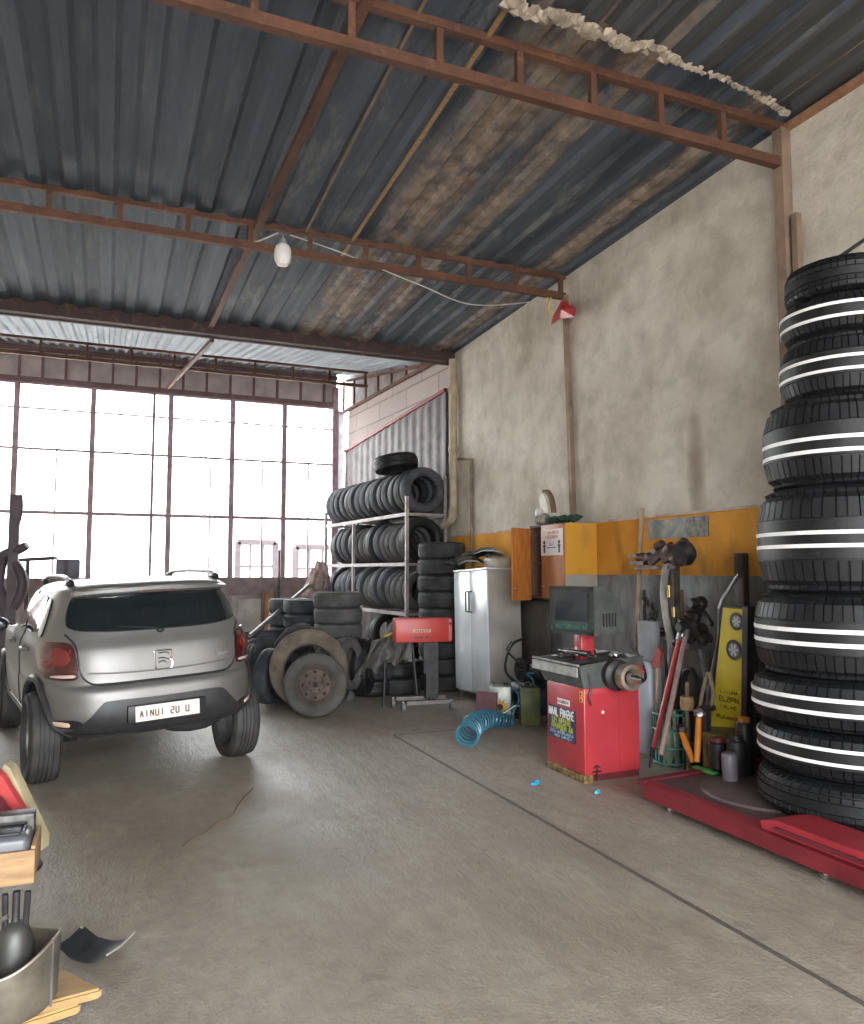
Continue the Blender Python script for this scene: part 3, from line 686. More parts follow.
# spoiler, brake light, rails, side glass, mirrors, handles, wiper
bm = nb(); pr = []
for k in range(-12, 13):
    x = .56 * k / 12; pr.append((x, .245 + .10 * (abs(k) / 12) ** 3, 1.425 - .02 * (k / 12) ** 2))
A = [[bm.verts.new((x, y + dy, z + dz)) for dy, dz in ((-.05, -.012), (-.045, .012), (.18, .05), (.18, -.02))] for x, y, z in pr]
for i in range(len(A) - 1):
    for k in range(4): bm.faces.new((A[i][k], A[i][(k + 1) % 4], A[i + 1][(k + 1) % 4], A[i + 1][k]))
bm.faces.new(A[0][::-1]); bm.faces.new(A[-1]); sp = body_part('roof_spoiler', bm, M_body, smooth=40)
bm = nb(); box(bm, (-.13, .19, 1.397), (.13, .22, 1.412)); body_part('high_brake_light', bm, M_lamp, sp)
for s in (-1, 1):
    bm = nb(); pts = [(s * .545, .52, 1.455), (s * .55, .60, 1.50), (s * .55, .8, 1.525), (s * .55, 1.3, 1.53), (s * .545, 1.75, 1.52), (s * .53, 1.95, 1.49), (s * .52, 2.02, 1.45)]
    tube(bm, smooth_path(pts, 6), .018, 10); rl = body_part('roof_rail', bm, M_body)
    for yy in (.56, 1.95):
        bm = nb(); blob(bm, (s * .545, yy, 1.48), (.03, .10, .035), 2, 0); body_part('rail_foot', bm, M_black, rl)
    sd = 'R' if s > 0 else 'L'
    for P in ([(1.54, 1.125), (2.24, 1.125), (2.02, 1.27), (1.80, 1.385), (1.55, 1.385)], [(.80, 1.13), (1.44, 1.125), (1.46, 1.385), (1.0, 1.375), (.88, 1.30)]):
        body_part('side_window', patch(P, sd, .012, sm=3, rings=6), M_glass, smooth=60)
    body_part('quarter_window', patch([(.60, 1.12), (.72, 1.11), (.84, 1.33), (.72, 1.34)], sd, .012, sm=3, rings=4), M_glass)
    for yy in (1.06, 1.95):
        c = hit(yy, .98, sd)[0]; bm = nb(); tube(bm, smooth_path([(c.x, yy - .09, .985), (c.x + s * .035, yy - .06, .985), (c.x + s * .035, yy + .06, .985), (c.x, yy + .09, .985)], 5), .014, 8); body_part('door_handle', bm, M_body)
    for yy in (1.48,): body_part('door_seam', line([(yy, .50), (yy, .8), (yy + .01, 1.06), (yy + .0, 1.4)], sd, .006, .002), M_black)
    # arch trim and sill trim
    for yy in (WHY, WHF):
        q = []
        for k in range(0, 25):
            a = PI * (-.08 + 1.16 * k / 24); u, v = yy + .395 * math.cos(a), .40 + .395 * math.sin(a)
            if v < .42 or u < .1: continue
            c, nn = hit(u, v, sd)
            if c: q.append(c + nn * .006)
        bm = nb(); tube(bm, q, .028, 8); body_part('wheel_arch_trim', bm, M_trim)
    body_part('sill_trim', line([(1.07, .45), (1.8, .44), (2.6, .45)], sd, .035, .0), M_trim)
    bm = nb(); blob(bm, (s * .90, 2.28, 1.10), (.095, .06, .075), 3, 0); bar(bm, (s * .74, 2.27, 1.06), (s * .86, 2.28, 1.08), .05, .04); mr = body_part('wing_mirror', bm, M_body)
    bm = nb(); blob(bm, (s * .90, 2.228, 1.10), (.082, .012, .062), 2, 0); body_part('mirror_glass', bm, mat('mirror_dark', (.06, .065, .07), .08, .6), mr)
bm = nb(); tube(bm, [(-.02, hit(-.02, 1.13, 'r')[0].y - .03, 1.13), (-.30, hit(-.3, 1.16, 'r')[0].y - .03, 1.165)], .007, 6); blob(bm, (0, hit(0, 1.11, 'r')[0].y - .02, 1.115), (.03, .02, .02), 2, 0); body_part('rear_wiper', bm, M_black)
ws = [(0, 1.10), (.5, 1.10), (.60, 1.13), (.56, 1.36), (.3, 1.40), (0, 1.41)]
bm = nb(); P = ws + [(-a, b) for a, b in ws[-2:0:-1]]; pts = [tuple(p)[:2] for p in smooth_path([(a, b, 0) for a, b in P], 3, True)]
R = []
for k in range(8):
    s = k / 7; row = []
    for a, b in pts:
        h = CBVH.ray_cast(Vector((a * s, 6, 1.25 + (b - 1.25) * s)), Vector((0, -1, 0))); row.append(bm.verts.new(h[0] + h[1] * .012))
        if k == 0: break
    R.append(row)
n = len(pts)
for i in range(n): bm.faces.new((R[0][0], R[1][i], R[1][(i + 1) % n]))
for k in range(1, 7):
    for i in range(n): bm.faces.new((R[k][i], R[k + 1][i], R[k + 1][(i + 1) % n], R[k][(i + 1) % n]))
body_part('windscreen', bm, M_glass, smooth=60)
# axle and underbody
bm = nb(); box(bm, (-.55, .3, .36), (.55, 3.5, .42)); tube(bm, [(-.6, WHY, .33), (.6, WHY, .33)], .035, 10); blob(bm, (.25, .25, .38), (.22, .12, .06), 2, .02); body_part('underbody', bm, mat('underbody_black', (.02, .02, .022), .8))
def wheel(s, y):
    Mw = Matrix.Translation((s * TR, y, .33)) @ Matrix.Rotation(s * PI / 2, 4, 'Y')
    w = obj('wheel', tyre_bm(.33, .225, .205, 0, 64, M=Mw, grooves=(.07, .20), gd=.010), M_rubd2, car, smooth=30)
    bm = nb(); lathe(bm, [(.207, -.09), (.19, -.07), (.185, .03), (.207, .075)], 40, Mw, cap=False)
    lathe(bm, [(.05, .05), (.055, .02), (.001, .055)], 20, Mw, cap=False)
    for k in range(9):
        a = 2 * PI * k / 9; c, t = math.cos(a), math.sin(a)
        bar(bm, Mw @ Vector((c * .04, t * .04, .03)), Mw @ Vector((c * .195, t * .195, .045)), .035, .02, up=Mw.to_3x3() @ Vector((0, 0, 1)))
    lathe(bm, [(.19, -.02), (.001, -.02)], 24, Mw, cap=False)
    obj('rim', bm, M_steel, w, smooth=30)
M_rubd2 = mat('dusty_car_tyre', (.045, .043, .042), .75, 0, .35, 8)
for s in (-1, 1):
    for y in (WHY, WHF): wheel(s, y)

# ------------------------------------------------------------------ tall stack of new tyres on the red platform
ZP = .16
SX, SY = 4.08, 3.29
zz = [ZP, .405, .665, .945, 1.42, 2.03, 2.55, 2.93, 3.165, 3.38]
RR = [.53, .53, .54, .52, .49, .44, .365, .36, .335]
off = [(0, 0), (.01, .0), (-.01, 0), (0, .0), (.0, 0), (-.0, .0), (.03, -.02), (.03, -.03), (.04, -.03)]
nmz = ['bottom tyre of the tall stack, resting on the red platform', 'white striped new tyre, second from the bottom of the tall stack', 'new tyre with slanting white stripes, third from the bottom of the tall stack', 'broad white striped new tyre, fourth from the bottom of the tall stack', 'widest white striped new tyre, in the middle of the tall stack', 'wide white striped new tyre, fourth from the top of the tall stack', 'narrower white striped new tyre, third from the top of the tall stack', 'white striped new tyre just under the topmost of the tall stack', 'plain black new tyre topping the tall stack at the right wall']
for i in range(9):
    w = zz[i + 1] - zz[i]; R = RR[i]
    tilt = (rad(.6), rad(.5), rad(40 * i)) if i in (2, 7) else (0, 0, rad(37 * i))
    t = thing('tyre', nmz[i], 'tyre', (SX + off[i][0], SY + off[i][1], zz[i] + w / 2), group='tall stack of new tyres', rot=tilt)
    gr = (.19,) if 0 < i < 8 else (.12, .27)
    obj('rubber', tyre_bm(R, w - .002, R * .58, [58, 60, 54, 62, 50, 56, 52, 54, 48][i], grooves=gr, gd=.012, shoulder=.2), M_rubn, t, smooth=25)
    if i not in (0, 8):
        d = [0, .12, .12, .09, .055, .09, .12, .14][i] * w; c = [0, .06, .02, .0, .0, -.06, -.02, .0][i] * w; hw = [0, .009, .011, .012, .011, .011, .009, .009][i]
        d = max(d, .032)
        for s in (-1, 1):
            bm = nb(); z = c + s * .037
            lathe(bm, [(R - .004, z - hw), (R + .0035, z - hw), (R + .0035, z + hw), (R - .004, z + hw)], 120, closed=True)
            obj('white_stripe', bm, M_stripe, t)
# strap on top
bm = nb(); p = atf(864, 240, 4.5); q = atf(838, 258, 4.35); tube(bm, [q, p, p + (p - q) * .6], .012, 6)
tag(obj('strap', bm, M_black), 'thin black strap rising from the topmost tyre of the tall stack', 'strap')

# ------------------------------------------------------------------ rack of used tyres
near = Vector((3.96, 10.3, 0)); U = Vector((-.0706, .9975, 0)); V = Vector((.9975, .0706, 0)); RL = 3.5; RD = .62
sh = [2.36, 1.64, .93, .22]
rk = thing('tyre_rack', 'tall steel rack holding three rows of used tyres by the block wall', 'rack', tuple(near + U * RL / 2 + V * RD / 2))
M_rack = mat('rack_steel', (.30, .27, .26), .6, .3, .25, 8)
for u in (0, RL * .6, RL):
    for v in (0, RD):
        p = near + U * u + V * v; bm = nb(); H = 2.95 if (u == 0 and v > 0) else 2.62
        bar(bm, p, p + Vector((0, 0, H if u != RL * .6 else 2.36)), .045, .045); obj('post', bm, M_rack, rk, world=True)
for z in sh:
    for v in (.0, RD - .0):
        bm = nb(); bar(bm, near + V * v + Vector((0, 0, z)), near + U * RL + V * v + Vector((0, 0, z)), .04, .05); obj('shelf_rail', bm, M_rack, rk, world=True)
    for u in (0, RL * .6, RL):
        bm = nb(); bar(bm, near + U * u + Vector((0, 0, z)), near + U * u + V * RD + Vector((0, 0, z)), .035, .04); obj('cross_bar', bm, M_rack, rk, world=True)
protos = []
mk = [(.315, .20, .19, M_rubd), (.33, .205, .20, M_rub), (.30, .19, .185, M_rubg), (.34, .21, .20, M_rubd)]
def tyre_mesh(i):
    R, w, r, m = mk[i]; bm = tyre_bm(R, w, r, 0, 44, grooves=(.08, .22)); me = bpy.data.meshes.new('tyre'); bmesh.ops.recalc_face_normals(bm, faces=bm.faces); bm.to_mesh(me); bm.free(); me.materials.append(m); me.shade_smooth(); me.set_sharp_from_angle(angle=rad(30)); return me
mk += [(.33, .205, .20, M_rub), (.33, .205, .20, mat('dusty_black_rubber', (.034, .034, .035), .8, 0, .5, 6))]
for i in range(6): protos.append(tyre_mesh(i))
def place(i, loc, rot, label, group, m=None):
    o = bpy.data.objects.new('tyre', protos[i]); COL.objects.link(o); o.location = loc; o.rotation_euler = rot
    tag(o, label, 'tyre', group); return o
rr = random.Random(12)
rows = ['top row', 'middle row', 'bottom row']
for r in range(3):
    u = .13; k = 0
    while u < RL - .08:
        i = rr.choice([0, 1, 2, 3] if r else [3, 1, 0, 3]); i = [3, 3, 1, 3, 1, 3][k] if (k < 6 and r == 0) else i
        if r == 2 and k < 2: i = 2
        R, w = mk[i][0], mk[i][1]; z = sh[r] + .025 + R - .045
        lean = rad(rr.uniform(-3, 5)) if k else 0; yaw = rad(4.05) + rad(rr.uniform(-5, 5))
        p = near + U * u + V * (RD / 2 + rr.uniform(-.02, .02)); zc = sh[r] + math.sqrt(max(R * R - (RD / 2) ** 2, 0)) + .02
        # tyre axis along the rack, sunk between the two shelf rails
        e = (Matrix.Rotation(yaw, 3, 'Z') @ Matrix.Rotation(PI / 2 + lean, 3, 'X') @ Matrix.Rotation(rr.uniform(0, 6), 3, 'Z')).to_euler()
        hh = sh[r] + .02 + max(R * math.cos(0), 0) - (.0)
        place(i, (p.x, p.y, sh[r] + .03 + R * 1.0), e, 'used tyre in the %s of the rack, %s' % (rows[r], ORD[k] + ' from the near end' if k else 'at the near end by the post'), 'used tyres on the steel rack')
        u += w * rr.uniform(1.06, 1.14) + abs(lean) * R * .35; k += 1
p = atf(396, 463, 11.3)
place(1, (p.x, p.y, 3.015 + .105), Euler((rad(-8), rad(-6), 0)), 'used tyre lying flat on top of the upper rack row', 'used tyres on the steel rack')
# floor level: dark tyres under the rack
for k, (u, i) in enumerate(((.2, 1), (.42, 1), (.66, 0), (1.3, 1), (1.55, 2))):
    p = near + U * u + V * RD / 2; place(i, (p.x, p.y, .25 + mk[i][0]), Euler((PI / 2, 0, rad(4))), 'used tyre on the lowest shelf of the rack, %s' % ('nearest the end post' if k == 0 else ORD[k] + ' from the end post'), 'used tyres on the steel rack')
# column of black tyres beside the cupboard
cx_, cy_ = 4.12, 9.42
for k in range(9):
    o = place(5, (cx_ + rr.uniform(-.012, .012), cy_ + rr.uniform(-.01, .01), .1065 + .2135 * k), Euler((0, 0, k)), 'black tyre in the upright column beside the white cupboard, ' + ('lowest' if k == 0 else 'topmost' if k == 8 else ORD[k] + ' from the floor'), 'column of black tyres')
    o.scale = (.96, .96, 1.04)
# stacks and pile in front of the rack
def stackat(px, f, n, i, where, ztop, sc=1, hstart=0):
    p = atf(px, 571, f); w = mk[i][1] * sc
    for k in range(n):
        z = ztop - w * (k + .5)
        if z < w * .45: break
        o = place(i, (p.x + rr.uniform(-.01, .01), p.y, z), Euler((0, 0, k * 2)), 'used tyre in the %s, %s' % (where, 'topmost' if k == 0 else ORD[k] + ' from the top'), 'flat stacks before the rack'); o.scale = (sc,) * 3
stackat(338, 9.6, 6, 2, 'big stack left of the rack front', 1.29, 1.0)
stackat(306, 10.6, 5, 0, 'middle stack by the diagonal pole', 1.16, .93)
stackat(290, 10.9, 5, 3, 'leftmost stack near the car', 1.16, .88)
def up(i, px, py, f, yaw, lean, label, sc=1, roll=0):
    p = atf(px, py, f); e = (Matrix.Rotation(rad(yaw - YAW), 3, 'Z') @ Matrix.Rotation(PI / 2 + rad(lean), 3, 'X') @ Matrix.Rotation(rad(roll), 3, 'Z')).to_euler()
    o = place(i, p, e, label, 'heap of used tyres'); o.scale = (sc,) * 3; return o
up(0, 270, 676, 9.0, 78, 4, 'dark tyre standing edge-on right beside the car bumper')
up(3, 283, 679, 9.4, 62, 6, 'dark tyre standing behind the car-side edge-on tyre')
up(0, 272, 648, 9.7, 10, 72, 'tyre lying slanted on the heap at the left')
up(2, 296, 646, 9.5, 50, 35, 'tyre tipped on the heap above the brown tyre')
up(2, 329, 668, 9.0, 72, 3, 'grey tyre standing edge-on under the big stack, left one')
up(2, 347, 664, 8.95, 74, -3, 'grey tyre standing edge-on under the big stack, right one')
up(1, 364, 666, 9.4, 84, 3, 'black tyre standing edge-on behind the grey cloth')
up(0, 262, 668, 9.5, 85, -6, 'dark tyre standing edge-on, farthest left and half hidden by the car')
up(3, 300, 664, 9.75, 30, 20, 'tyre tipped back behind the large mud-brown tyre')
up(0, 262, 640, 10.1, 20, 80, 'tyre lying on the heap beside the diagonal pole')
up(2, 338, 690, 9.3, 60, 5, 'grey tyre standing low behind the large mud-brown tyre', .9)
for k, (px, f, z, i) in enumerate(((372, 9.9, .105, 1), (374, 9.9, .31, 5), (396, 10.0, .105, 5), (397, 10.0, .31, 1))):
    p = atf(px, 571, f); place(i, (p.x, p.y, z), Euler((0, 0, k)), 'dark tyre lying flat on the floor behind the table frame, ' + ['lower left', 'upper left', 'lower right', 'upper right'][k], 'flat tyres behind the table frame')
# big mud-brown tyre and the steel wheel leaning on it
p = atf(309, 676, 8.75); e = (Matrix.Rotation(rad(8 - YAW), 3, 'Z') @ Matrix.Rotation(PI / 2 - rad(12), 3, 'X')).to_euler()
bm = tyre_bm(.43, .24, .265, 0, 56); o = obj('tyre', bm, M_rubb); o.location = (p.x, p.y, .445); o.rotation_euler = e; tag(o, 'large mud-brown tyre leaning behind the steel wheel', 'tyre', 'heap of used tyres')
p = atf(315, 682, 8.35); e = (Matrix.Rotation(rad(14 - YAW), 3, 'Z') @ Matrix.Rotation(PI / 2 - rad(9), 3, 'X')).to_euler()
t = thing('spare_wheel', 'dusty steel wheel with tyre leaning in front of the tyre heap', 'wheel', (p.x, p.y, .335), rot=e)
obj('rubber', tyre_bm(.335, .19, .20, 0, 56), mat('dusty_olive_rubber', (.065, .06, .052), .85, 0, .35, 6), t)
bm = nb(); lathe(bm, [(.205, -.08), (.19, -.06), (.185, .05), (.205, .078), (.208, .082), (.190, .060), (.175, .045), (.165, .02), (.14, .028), (.115, .045), (.10, .04), (.085, .02), (.04, .02)], 48, cap=False)
lathe(bm, [(.045, -.02), (.045, .045), (.028, .05), (.028, -.02)], 24, closed=True); obj('rim', bm, mat('brown_rim', (.10, .075, .06), .8, .1, .4, 9), t)
for k in range(8):
    a = 2 * PI * k / 8; bm = nb(); lathe(bm, [(.017, .0), (.017, .047), (.001, .048)], 12, Matrix.Translation((.135 * math.cos(a), .135 * math.sin(a), 0)), cap=False); obj('wheel_hole', bm, M_arch, t)
for k in range(5):
    a = 2 * PI * k / 5 + .3; bm = nb(); lathe(bm, [(.011, .0), (.011, .045)], 8, Matrix.Translation((.068 * math.cos(a), .068 * math.sin(a), 0))); obj('wheel_nut', bm, M_arch, t)
bm = nb(); lathe(bm, [(.027, 0), (.027, .047), (.001, .048)], 16, cap=False); obj('hub_hole', bm, M_arch, t)
# ------------------------------------------------------------------ wheel balancer
AX, AY = 3.276, 4.88; BW, BD = .50, .52      # near-left corner, width (x), depth (y)
t = thing('wheel_balancer', 'red wheel balancing machine with dark monitor standing by the wall', 'machine', (AX + BW / 2, AY + BD / 2, 0))
M_bred = mat('balancer_red', (.40, .035, .045), .38, 0, .18, 3, coat=.25, bump=.05)
bm = nb(); box(bm, (AX, AY, .05), (AX + BW, AY + BD, .68), bev=.012); cab = obj('cabinet', bm, M_bred, t, world=True)
bm = nb(); box(bm, (AX + .012, AY - .004, .06), (AX + BW - .2, AY, .64)); box(bm, (AX + BW - .19, AY - .004, .06), (AX + BW - .012, AY, .64)); obj('front_panel', bm, M_bred, cab, world=True)
bm = nb(); box(bm, (AX - .02, AY - .02, 0), (AX + .06, AY + BD + .01, .055), bev=.006); obj('base_rail', bm, mat('yellow_black_base', (.30, .18, .04), .6, 0, .3, 22, col2=(.04, .03, .02)), t, world=True)
bm = nb(); box(bm, (AX + .06, AY + .02, 0), (AX + BW, AY + BD, .055)); obj('base_plate', bm, M_redd, t, world=True)
bm = nb()   # flared console with weight tray
z0, z1 = .68, .85
A = [(AX - .005, AY - .01, z0), (AX + BW + .01, AY - .01, z0), (AX + BW + .01, AY + BD + .02, z0), (AX - .005, AY + BD + .02, z0)]
Bt = [(AX - .05, AY - .015, z1), (AX + BW + .03, AY - .015, z1 + .05), (AX + BW + .03, AY + BD + .12, z1 + .05), (AX - .05, AY + BD + .12, z1)]
va = [bm.verts.new(p) for p in A]; vb = [bm.verts.new(p) for p in Bt]
c = Vector((AX + BW / 2 - .01, AY + BD / 2 + .05, 0)); inn = [(Vector(p) - c) for p in Bt]; vc = [bm.verts.new((c.x + p.x * .9, c.y + p.y * .93, p.z)) for p in inn]; vd = [bm.verts.new((c.x + p.x * .84, c.y + p.y * .9, p.z - .045)) for p in inn]
for P, Q in ((va, vb), (vb, vc), (vc, vd)):
    for i in range(4): bm.faces.new((P[i], P[(i + 1) % 4], Q[(i + 1) % 4], Q[i]))
bm.faces.new(va[::-1]); bm.faces.new(vd); con = obj('console', bm, M_greyp, t, world=True, smooth=0)
bm = nb(); bar(bm, (AX - .055, AY - .015, z1 + .003), (AX - .055, AY + BD + .12, z1 + .003), .015, .012); bar(bm, (AX - .054, AY + .0, .80), (AX - .054, AY + BD + .12, .80), .012, .07); obj('pale_edge', bm, mat('worn_light_edge', (.42, .42, .41), .4, .3, .3, 14), con, world=True)
for k in (1, 2):
    bm = nb(); y = AY + BD * k / 3 + .02; bar(bm, (AX - .03, y, z1 - .01), (AX + BW, y, z1 + .035), .012, .03); obj('tray_divider', bm, M_dark, con, world=True)
# clutter on the tray: pliers, weights
def pliers(loc, rz, label, m=M_steel, L=.2):
    t = thing('pliers', label, 'pliers', loc, rz, 'tools on the balancer tray')
    bm = nb()
    for s in (-1, 1): tube(bm, smooth_path([(s * .004, .05, 0), (-s * .012, 0, 0), (-s * .03, -.06, 0), (-s * .02, -L * .65, 0)], 5), [.008] * 6 + [.009] * 10, 8)
    obj('handles', bm, M_black, t)
    bm = nb(); blob(bm, (0, .05, 0), (.02, .035, .01), 2, .05); lathe(bm, [(.012, -.012), (.012, .012)], 12); obj('jaw', bm, m, t)
zt = z1 + .035
pliers((AX + .06, AY + .40, zt), 1.2, 'pair of pliers hanging over the left edge of the balancer tray')
pliers((AX + .16, AY + .30, zt + .01), 2.3, 'pair of pliers lying across the balancer tray under the monitor')
pliers((AX + .12, AY + .50, zt + .03), .2, 'open pliers at the far end of the balancer tray', M_dark)
bm = nb(); c1, c2 = atf(564, 655, 6.2), atf(589, 653, 5.95); c1.z = c2.z = zt + .03; tube(bm, [c1, c2], .026, 16); tag(obj('weight_hammer', bm, M_chrome), 'shiny metal cylinder lying across the balancer tray', 'tool')
rr = random.Random(4)
for k in range(9):
    bm = nb(); blob(bm, (AX + .08 + rr.random() * .34, AY + .05 + rr.random() * .48, zt - .005 + .02), (.018, .03, .014), 1, .2, Matrix.Rotation(rr.random() * 3, 4, 'Z'), k)
    tag(obj('balance_weight', bm, [M_steel, M_dark, M_chrome][k % 3]), 'small metal wheel weight lying loose in the balancer tray', 'wheel weight', 'loose weights in the balancer tray')
# monitor: front faces left and a little to the camera
bm = nb(); mz0, mz1 = 1.07, 1.43
f0 = atf(551, 610, 6.05); f1 = atf(594, 610, 5.72); d = Vector((f1.x - f0.x, f1.y - f0.y, 0)); W = d.length; d.normalize(); nrm = Vector((d.y, -d.x, 0))
Mm = Matrix(((d.x, -nrm.x, 0, f0.x), (d.y, -nrm.y, 0, f0.y), (0, 0, 1, 0), (0, 0, 0, 1)))
mo = thing('m', 'x', 'x'); bpy.data.objects.remove(mo)
prof = [(0, mz0), (0, mz1), (.12, mz1), (.30, mz1 - .10), (.36, mz1 - .22), (.36, mz0)]
prism(bm, prof, 0, W, 'x', Mm); mon = obj('monitor', bm, M_greyp, t, world=True, smooth=0)
bm = nb(); box(bm, (.0, -.018, mz0), (W, .0, mz0 + .03), Mm); box(bm, (0, -.018, mz1 - .025), (W, 0, mz1), Mm); box(bm, (0, -.018, mz0), (.03, 0, mz1), Mm); box(bm, (W - .03, -.018, mz0), (W, 0, mz1), Mm); obj('bezel', bm, mat('dark_bezel', (.035, .04, .04), .4), mon, world=True)
bm = nb(); box(bm, (.05, -.008, mz0 + .10), (W - .05, -.001, mz1 - .045), Mm, .01); obj('screen', bm, mat('dark_screen', (.035, .04, .045), .12, 0, .1), mon, world=True)
bm = nb(); box(bm, (.035, -.010, mz0 + .035), (W - .035, -.001, mz0 + .085), Mm); obj('key_strip', bm, mat('green_key_strip', (.03, .10, .075), .4, 0, .4, 40), mon, world=True)
bm = nb(); glyphs(bm, 10, W - .12, .025, Mm @ Matrix.Translation((W / 2, -.012, mz0 + .06)), 5, .2); obj('key_marks', bm, M_steel, mon, world=True)
bm = nb()
for k in range(5): box(bm, (W - .002, .10 + k * .035, mz0 + .06), (W + .003, .115 + k * .035, mz0 + .16), Mm)
obj('side_vents', bm, M_black, mon, world=True)
bm = nb(); c = atf(584, 640, 6.12); box(bm, (c.x - .06, c.y - .05, .84), (c.x + .06, c.y + .05, mz0), bev=.01); obj('neck', bm, M_bred, t, world=True)
# shaft, flange, ring
fx = AX + .26; fz = .775; Mf = Matrix.Translation((fx, AY - .02, fz)) @ Matrix.Rotation(PI / 2, 4, 'X')
bm = nb(); lathe(bm, [(.10, -.03), (.115, .0), (.115, .05), (.09, .07), (.03, .075)], 36, Mf); obj('flange', bm, M_dark, t, world=True)
bm = nb(); lathe(bm, [(.022, 0), (.022, .30), (.018, .31)], 20, Mf); obj('shaft', bm, M_steel, t, world=True)
bm = nb(); lathe(bm, [(.055, .12), (.095, .13), (.10, .17), (.095, .21), (.07, .215), (.045, .18)], 36, Mf, closed=True); obj('quick_nut_ring', bm, mat('brown_ring', (.22, .17, .13), .5, .3, .3, 9), t, world=True)
bm = nb(); lathe(bm, [(.045, .20), (.03, .30), (.012, .33)], 24, Mf); obj('cone', bm, M_chrome, t, world=True)
bm = nb(); blob(bm, (AX + .45, AY - .04, .79), (.05, .04, .045), 2, .2); obj('red_knob', bm, M_bred, t, world=True)
bm = nb(); tube(bm, smooth_path([(AX + BW, AY + .1, .98), (AX + BW + .04, AY + .02, .86), (AX + BW + .03, AY - .04, .74), (AX + BW - .04, AY - .05, .70)], 5), .012, 8); obj('guard_arm', bm, M_black, t, world=True)
bm = nb(); tube(bm, smooth_path([(AX + .03, AY - .015, .78), (AX + .05, AY - .02, .68), (AX + .03, AY - .02, .62), (AX + .05, AY - .02, .56)], 5), .007, 6); obj('cord', bm, M_black, t, world=True)
bm = nb(); lathe(bm, [(.014, 0), (.014, .008), (.001, .01)], 16, Matrix.Translation((AX + .16, AY - .002, .50)) @ Matrix.Rotation(PI / 2, 4, 'X'), cap=False); obj('button', bm, mat('pale_button', (.6, .45, .38), .5), t, world=True)
bm = nb(); bar(bm, (AX + .10, AY - .006, .02), (AX + .10, AY - .006, .12), .01, .004, (0, 1, 0)); bar(bm, (AX + .06, AY - .006, .075), (AX + .14, AY - .006, .075), .012, .004, (0, 1, 0)); bar(bm, (AX + .07, AY - .006, .10), (AX + .10, AY - .006, .12), .01, .004, (0, 1, 0)); bar(bm, (AX + .13, AY - .006, .10), (AX + .10, AY - .006, .12), .01, .004, (0, 1, 0)); obj('arrow_mark', bm, M_black, t, world=True)
# stickers on the left side (faces -x): local x runs along -y so it reads left to right
Ms = Matrix(((0, 1, 0, AX - .003), (-1, 0, 0, 0), (0, 0, 1, 0), (0, 0, 0, 1)))
def stk(y, z): return Matrix.Translation((AX - .0045, y, z)) @ Matrix(((0, 1, 0, 0), (-1, 0, 0, 0), (0, 0, 1, 0), (0, 0, 0, 1)))
yc = AY + .30
bm = nb(); box(bm, (AX - .003, yc - .19, .255), (AX + .001, yc + .19, .50)); s1 = obj('blue_sticker', bm, mat('navy_print', (.03, .035, .10), .45, 0, .2, 10), t, world=True); s1['label'] = 'navy sticker with garbled white and yellow lettering'
bm = nb(); glyphs(bm, 4, .14, .06, stk(yc + .11, .455), 21, .22); glyphs(bm, 6, .19, .06, stk(yc - .08, .455), 22, .22); obj('white_letters', bm, M_stripe, s1, world=True)
bm = nb(); glyphs(bm, 8, .27, .042, stk(yc, .395), 23, .24); glyphs(bm, 10, .30, .042, stk(yc - .01, .345), 24, .24); obj('yellow_letters', bm, mat('yellow_ink', (.5, .52, .08), .5), s1, world=True)
bm = nb(); glyphs(bm, 16, .33, .02, stk(yc, .305), 25, .25); glyphs(bm, 12, .26, .02, stk(yc - .02, .277), 26, .25); obj('small_letters', bm, mat('pale_ink', (.35, .5, .65), .5), s1, world=True)
bm = nb(); box(bm, (AX - .003, yc - .11, .52), (AX + .001, yc + .06, .565)); s2 = obj('white_sticker', bm, M_stripe, t, world=True)
bm = nb(); glyphs(bm, 7, .15, .02, stk(yc - .025, .543), 27, .25); obj('sticker_letters', bm, M_redd, s2, world=True)
for z in (.64, .595):
    bm = nb(); box(bm, (AX - .003, AY + .015, z - .018), (AX + .001, AY + .055, z + .02)); s3 = obj('warning_sticker', bm, mat('orange_sticker', (.7, .35, .03), .5), t, world=True)
    bm = nb(); prism(bm, [(AY + .022, z - .01), (AY + .048, z - .01), (AY + .035, z + .014)], AX - .0045, AX - .003, 'x'); obj('triangle', bm, M_black, s3, world=True)

# ------------------------------------------------------------------ white cupboard
CX, CY0, CY1, CH = 4.04, 7.9, 8.80, 1.55
t = thing('cupboard', 'white two-door metal cupboard leaning slightly beside the black tyre column', 'cupboard', (CX + .2, (CY0 + CY1) / 2, 0), rot=(rad(-2.2), 0, 0))
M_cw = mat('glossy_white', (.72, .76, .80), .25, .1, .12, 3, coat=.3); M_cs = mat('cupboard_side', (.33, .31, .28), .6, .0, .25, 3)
h = .45; D = .42
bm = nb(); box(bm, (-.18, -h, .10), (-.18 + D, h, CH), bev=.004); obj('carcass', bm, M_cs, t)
bm = nb(); box(bm, (-.205, -h - .012, CH), (-.16 + D, h + .012, CH + .02)); obj('top', bm, M_cw, t)
for s in (-1, 1):
    bm = nb(); box(bm, (-.20, .004 if s > 0 else -h, .12), (-.18, h if s > 0 else -.004, CH - .01), bev=.004); dr = obj('door', bm, M_cw, t)
    bm = nb(); y = s * .045; tube(bm, [(-.20, y, 1.06), (-.235, y, 1.06), (-.235, y, 1.30), (-.20, y, 1.30)], .010, 8); obj('handle', bm, M_dark, dr)
for y in (-h + .04, h - .04):
    for x in (-.15, D - .22):
        bm = nb(); box(bm, (x - .02, y - .02, -.01 if 1 else 0), (x + .02, y + .02, .11)); obj('leg', bm, M_steel, t)
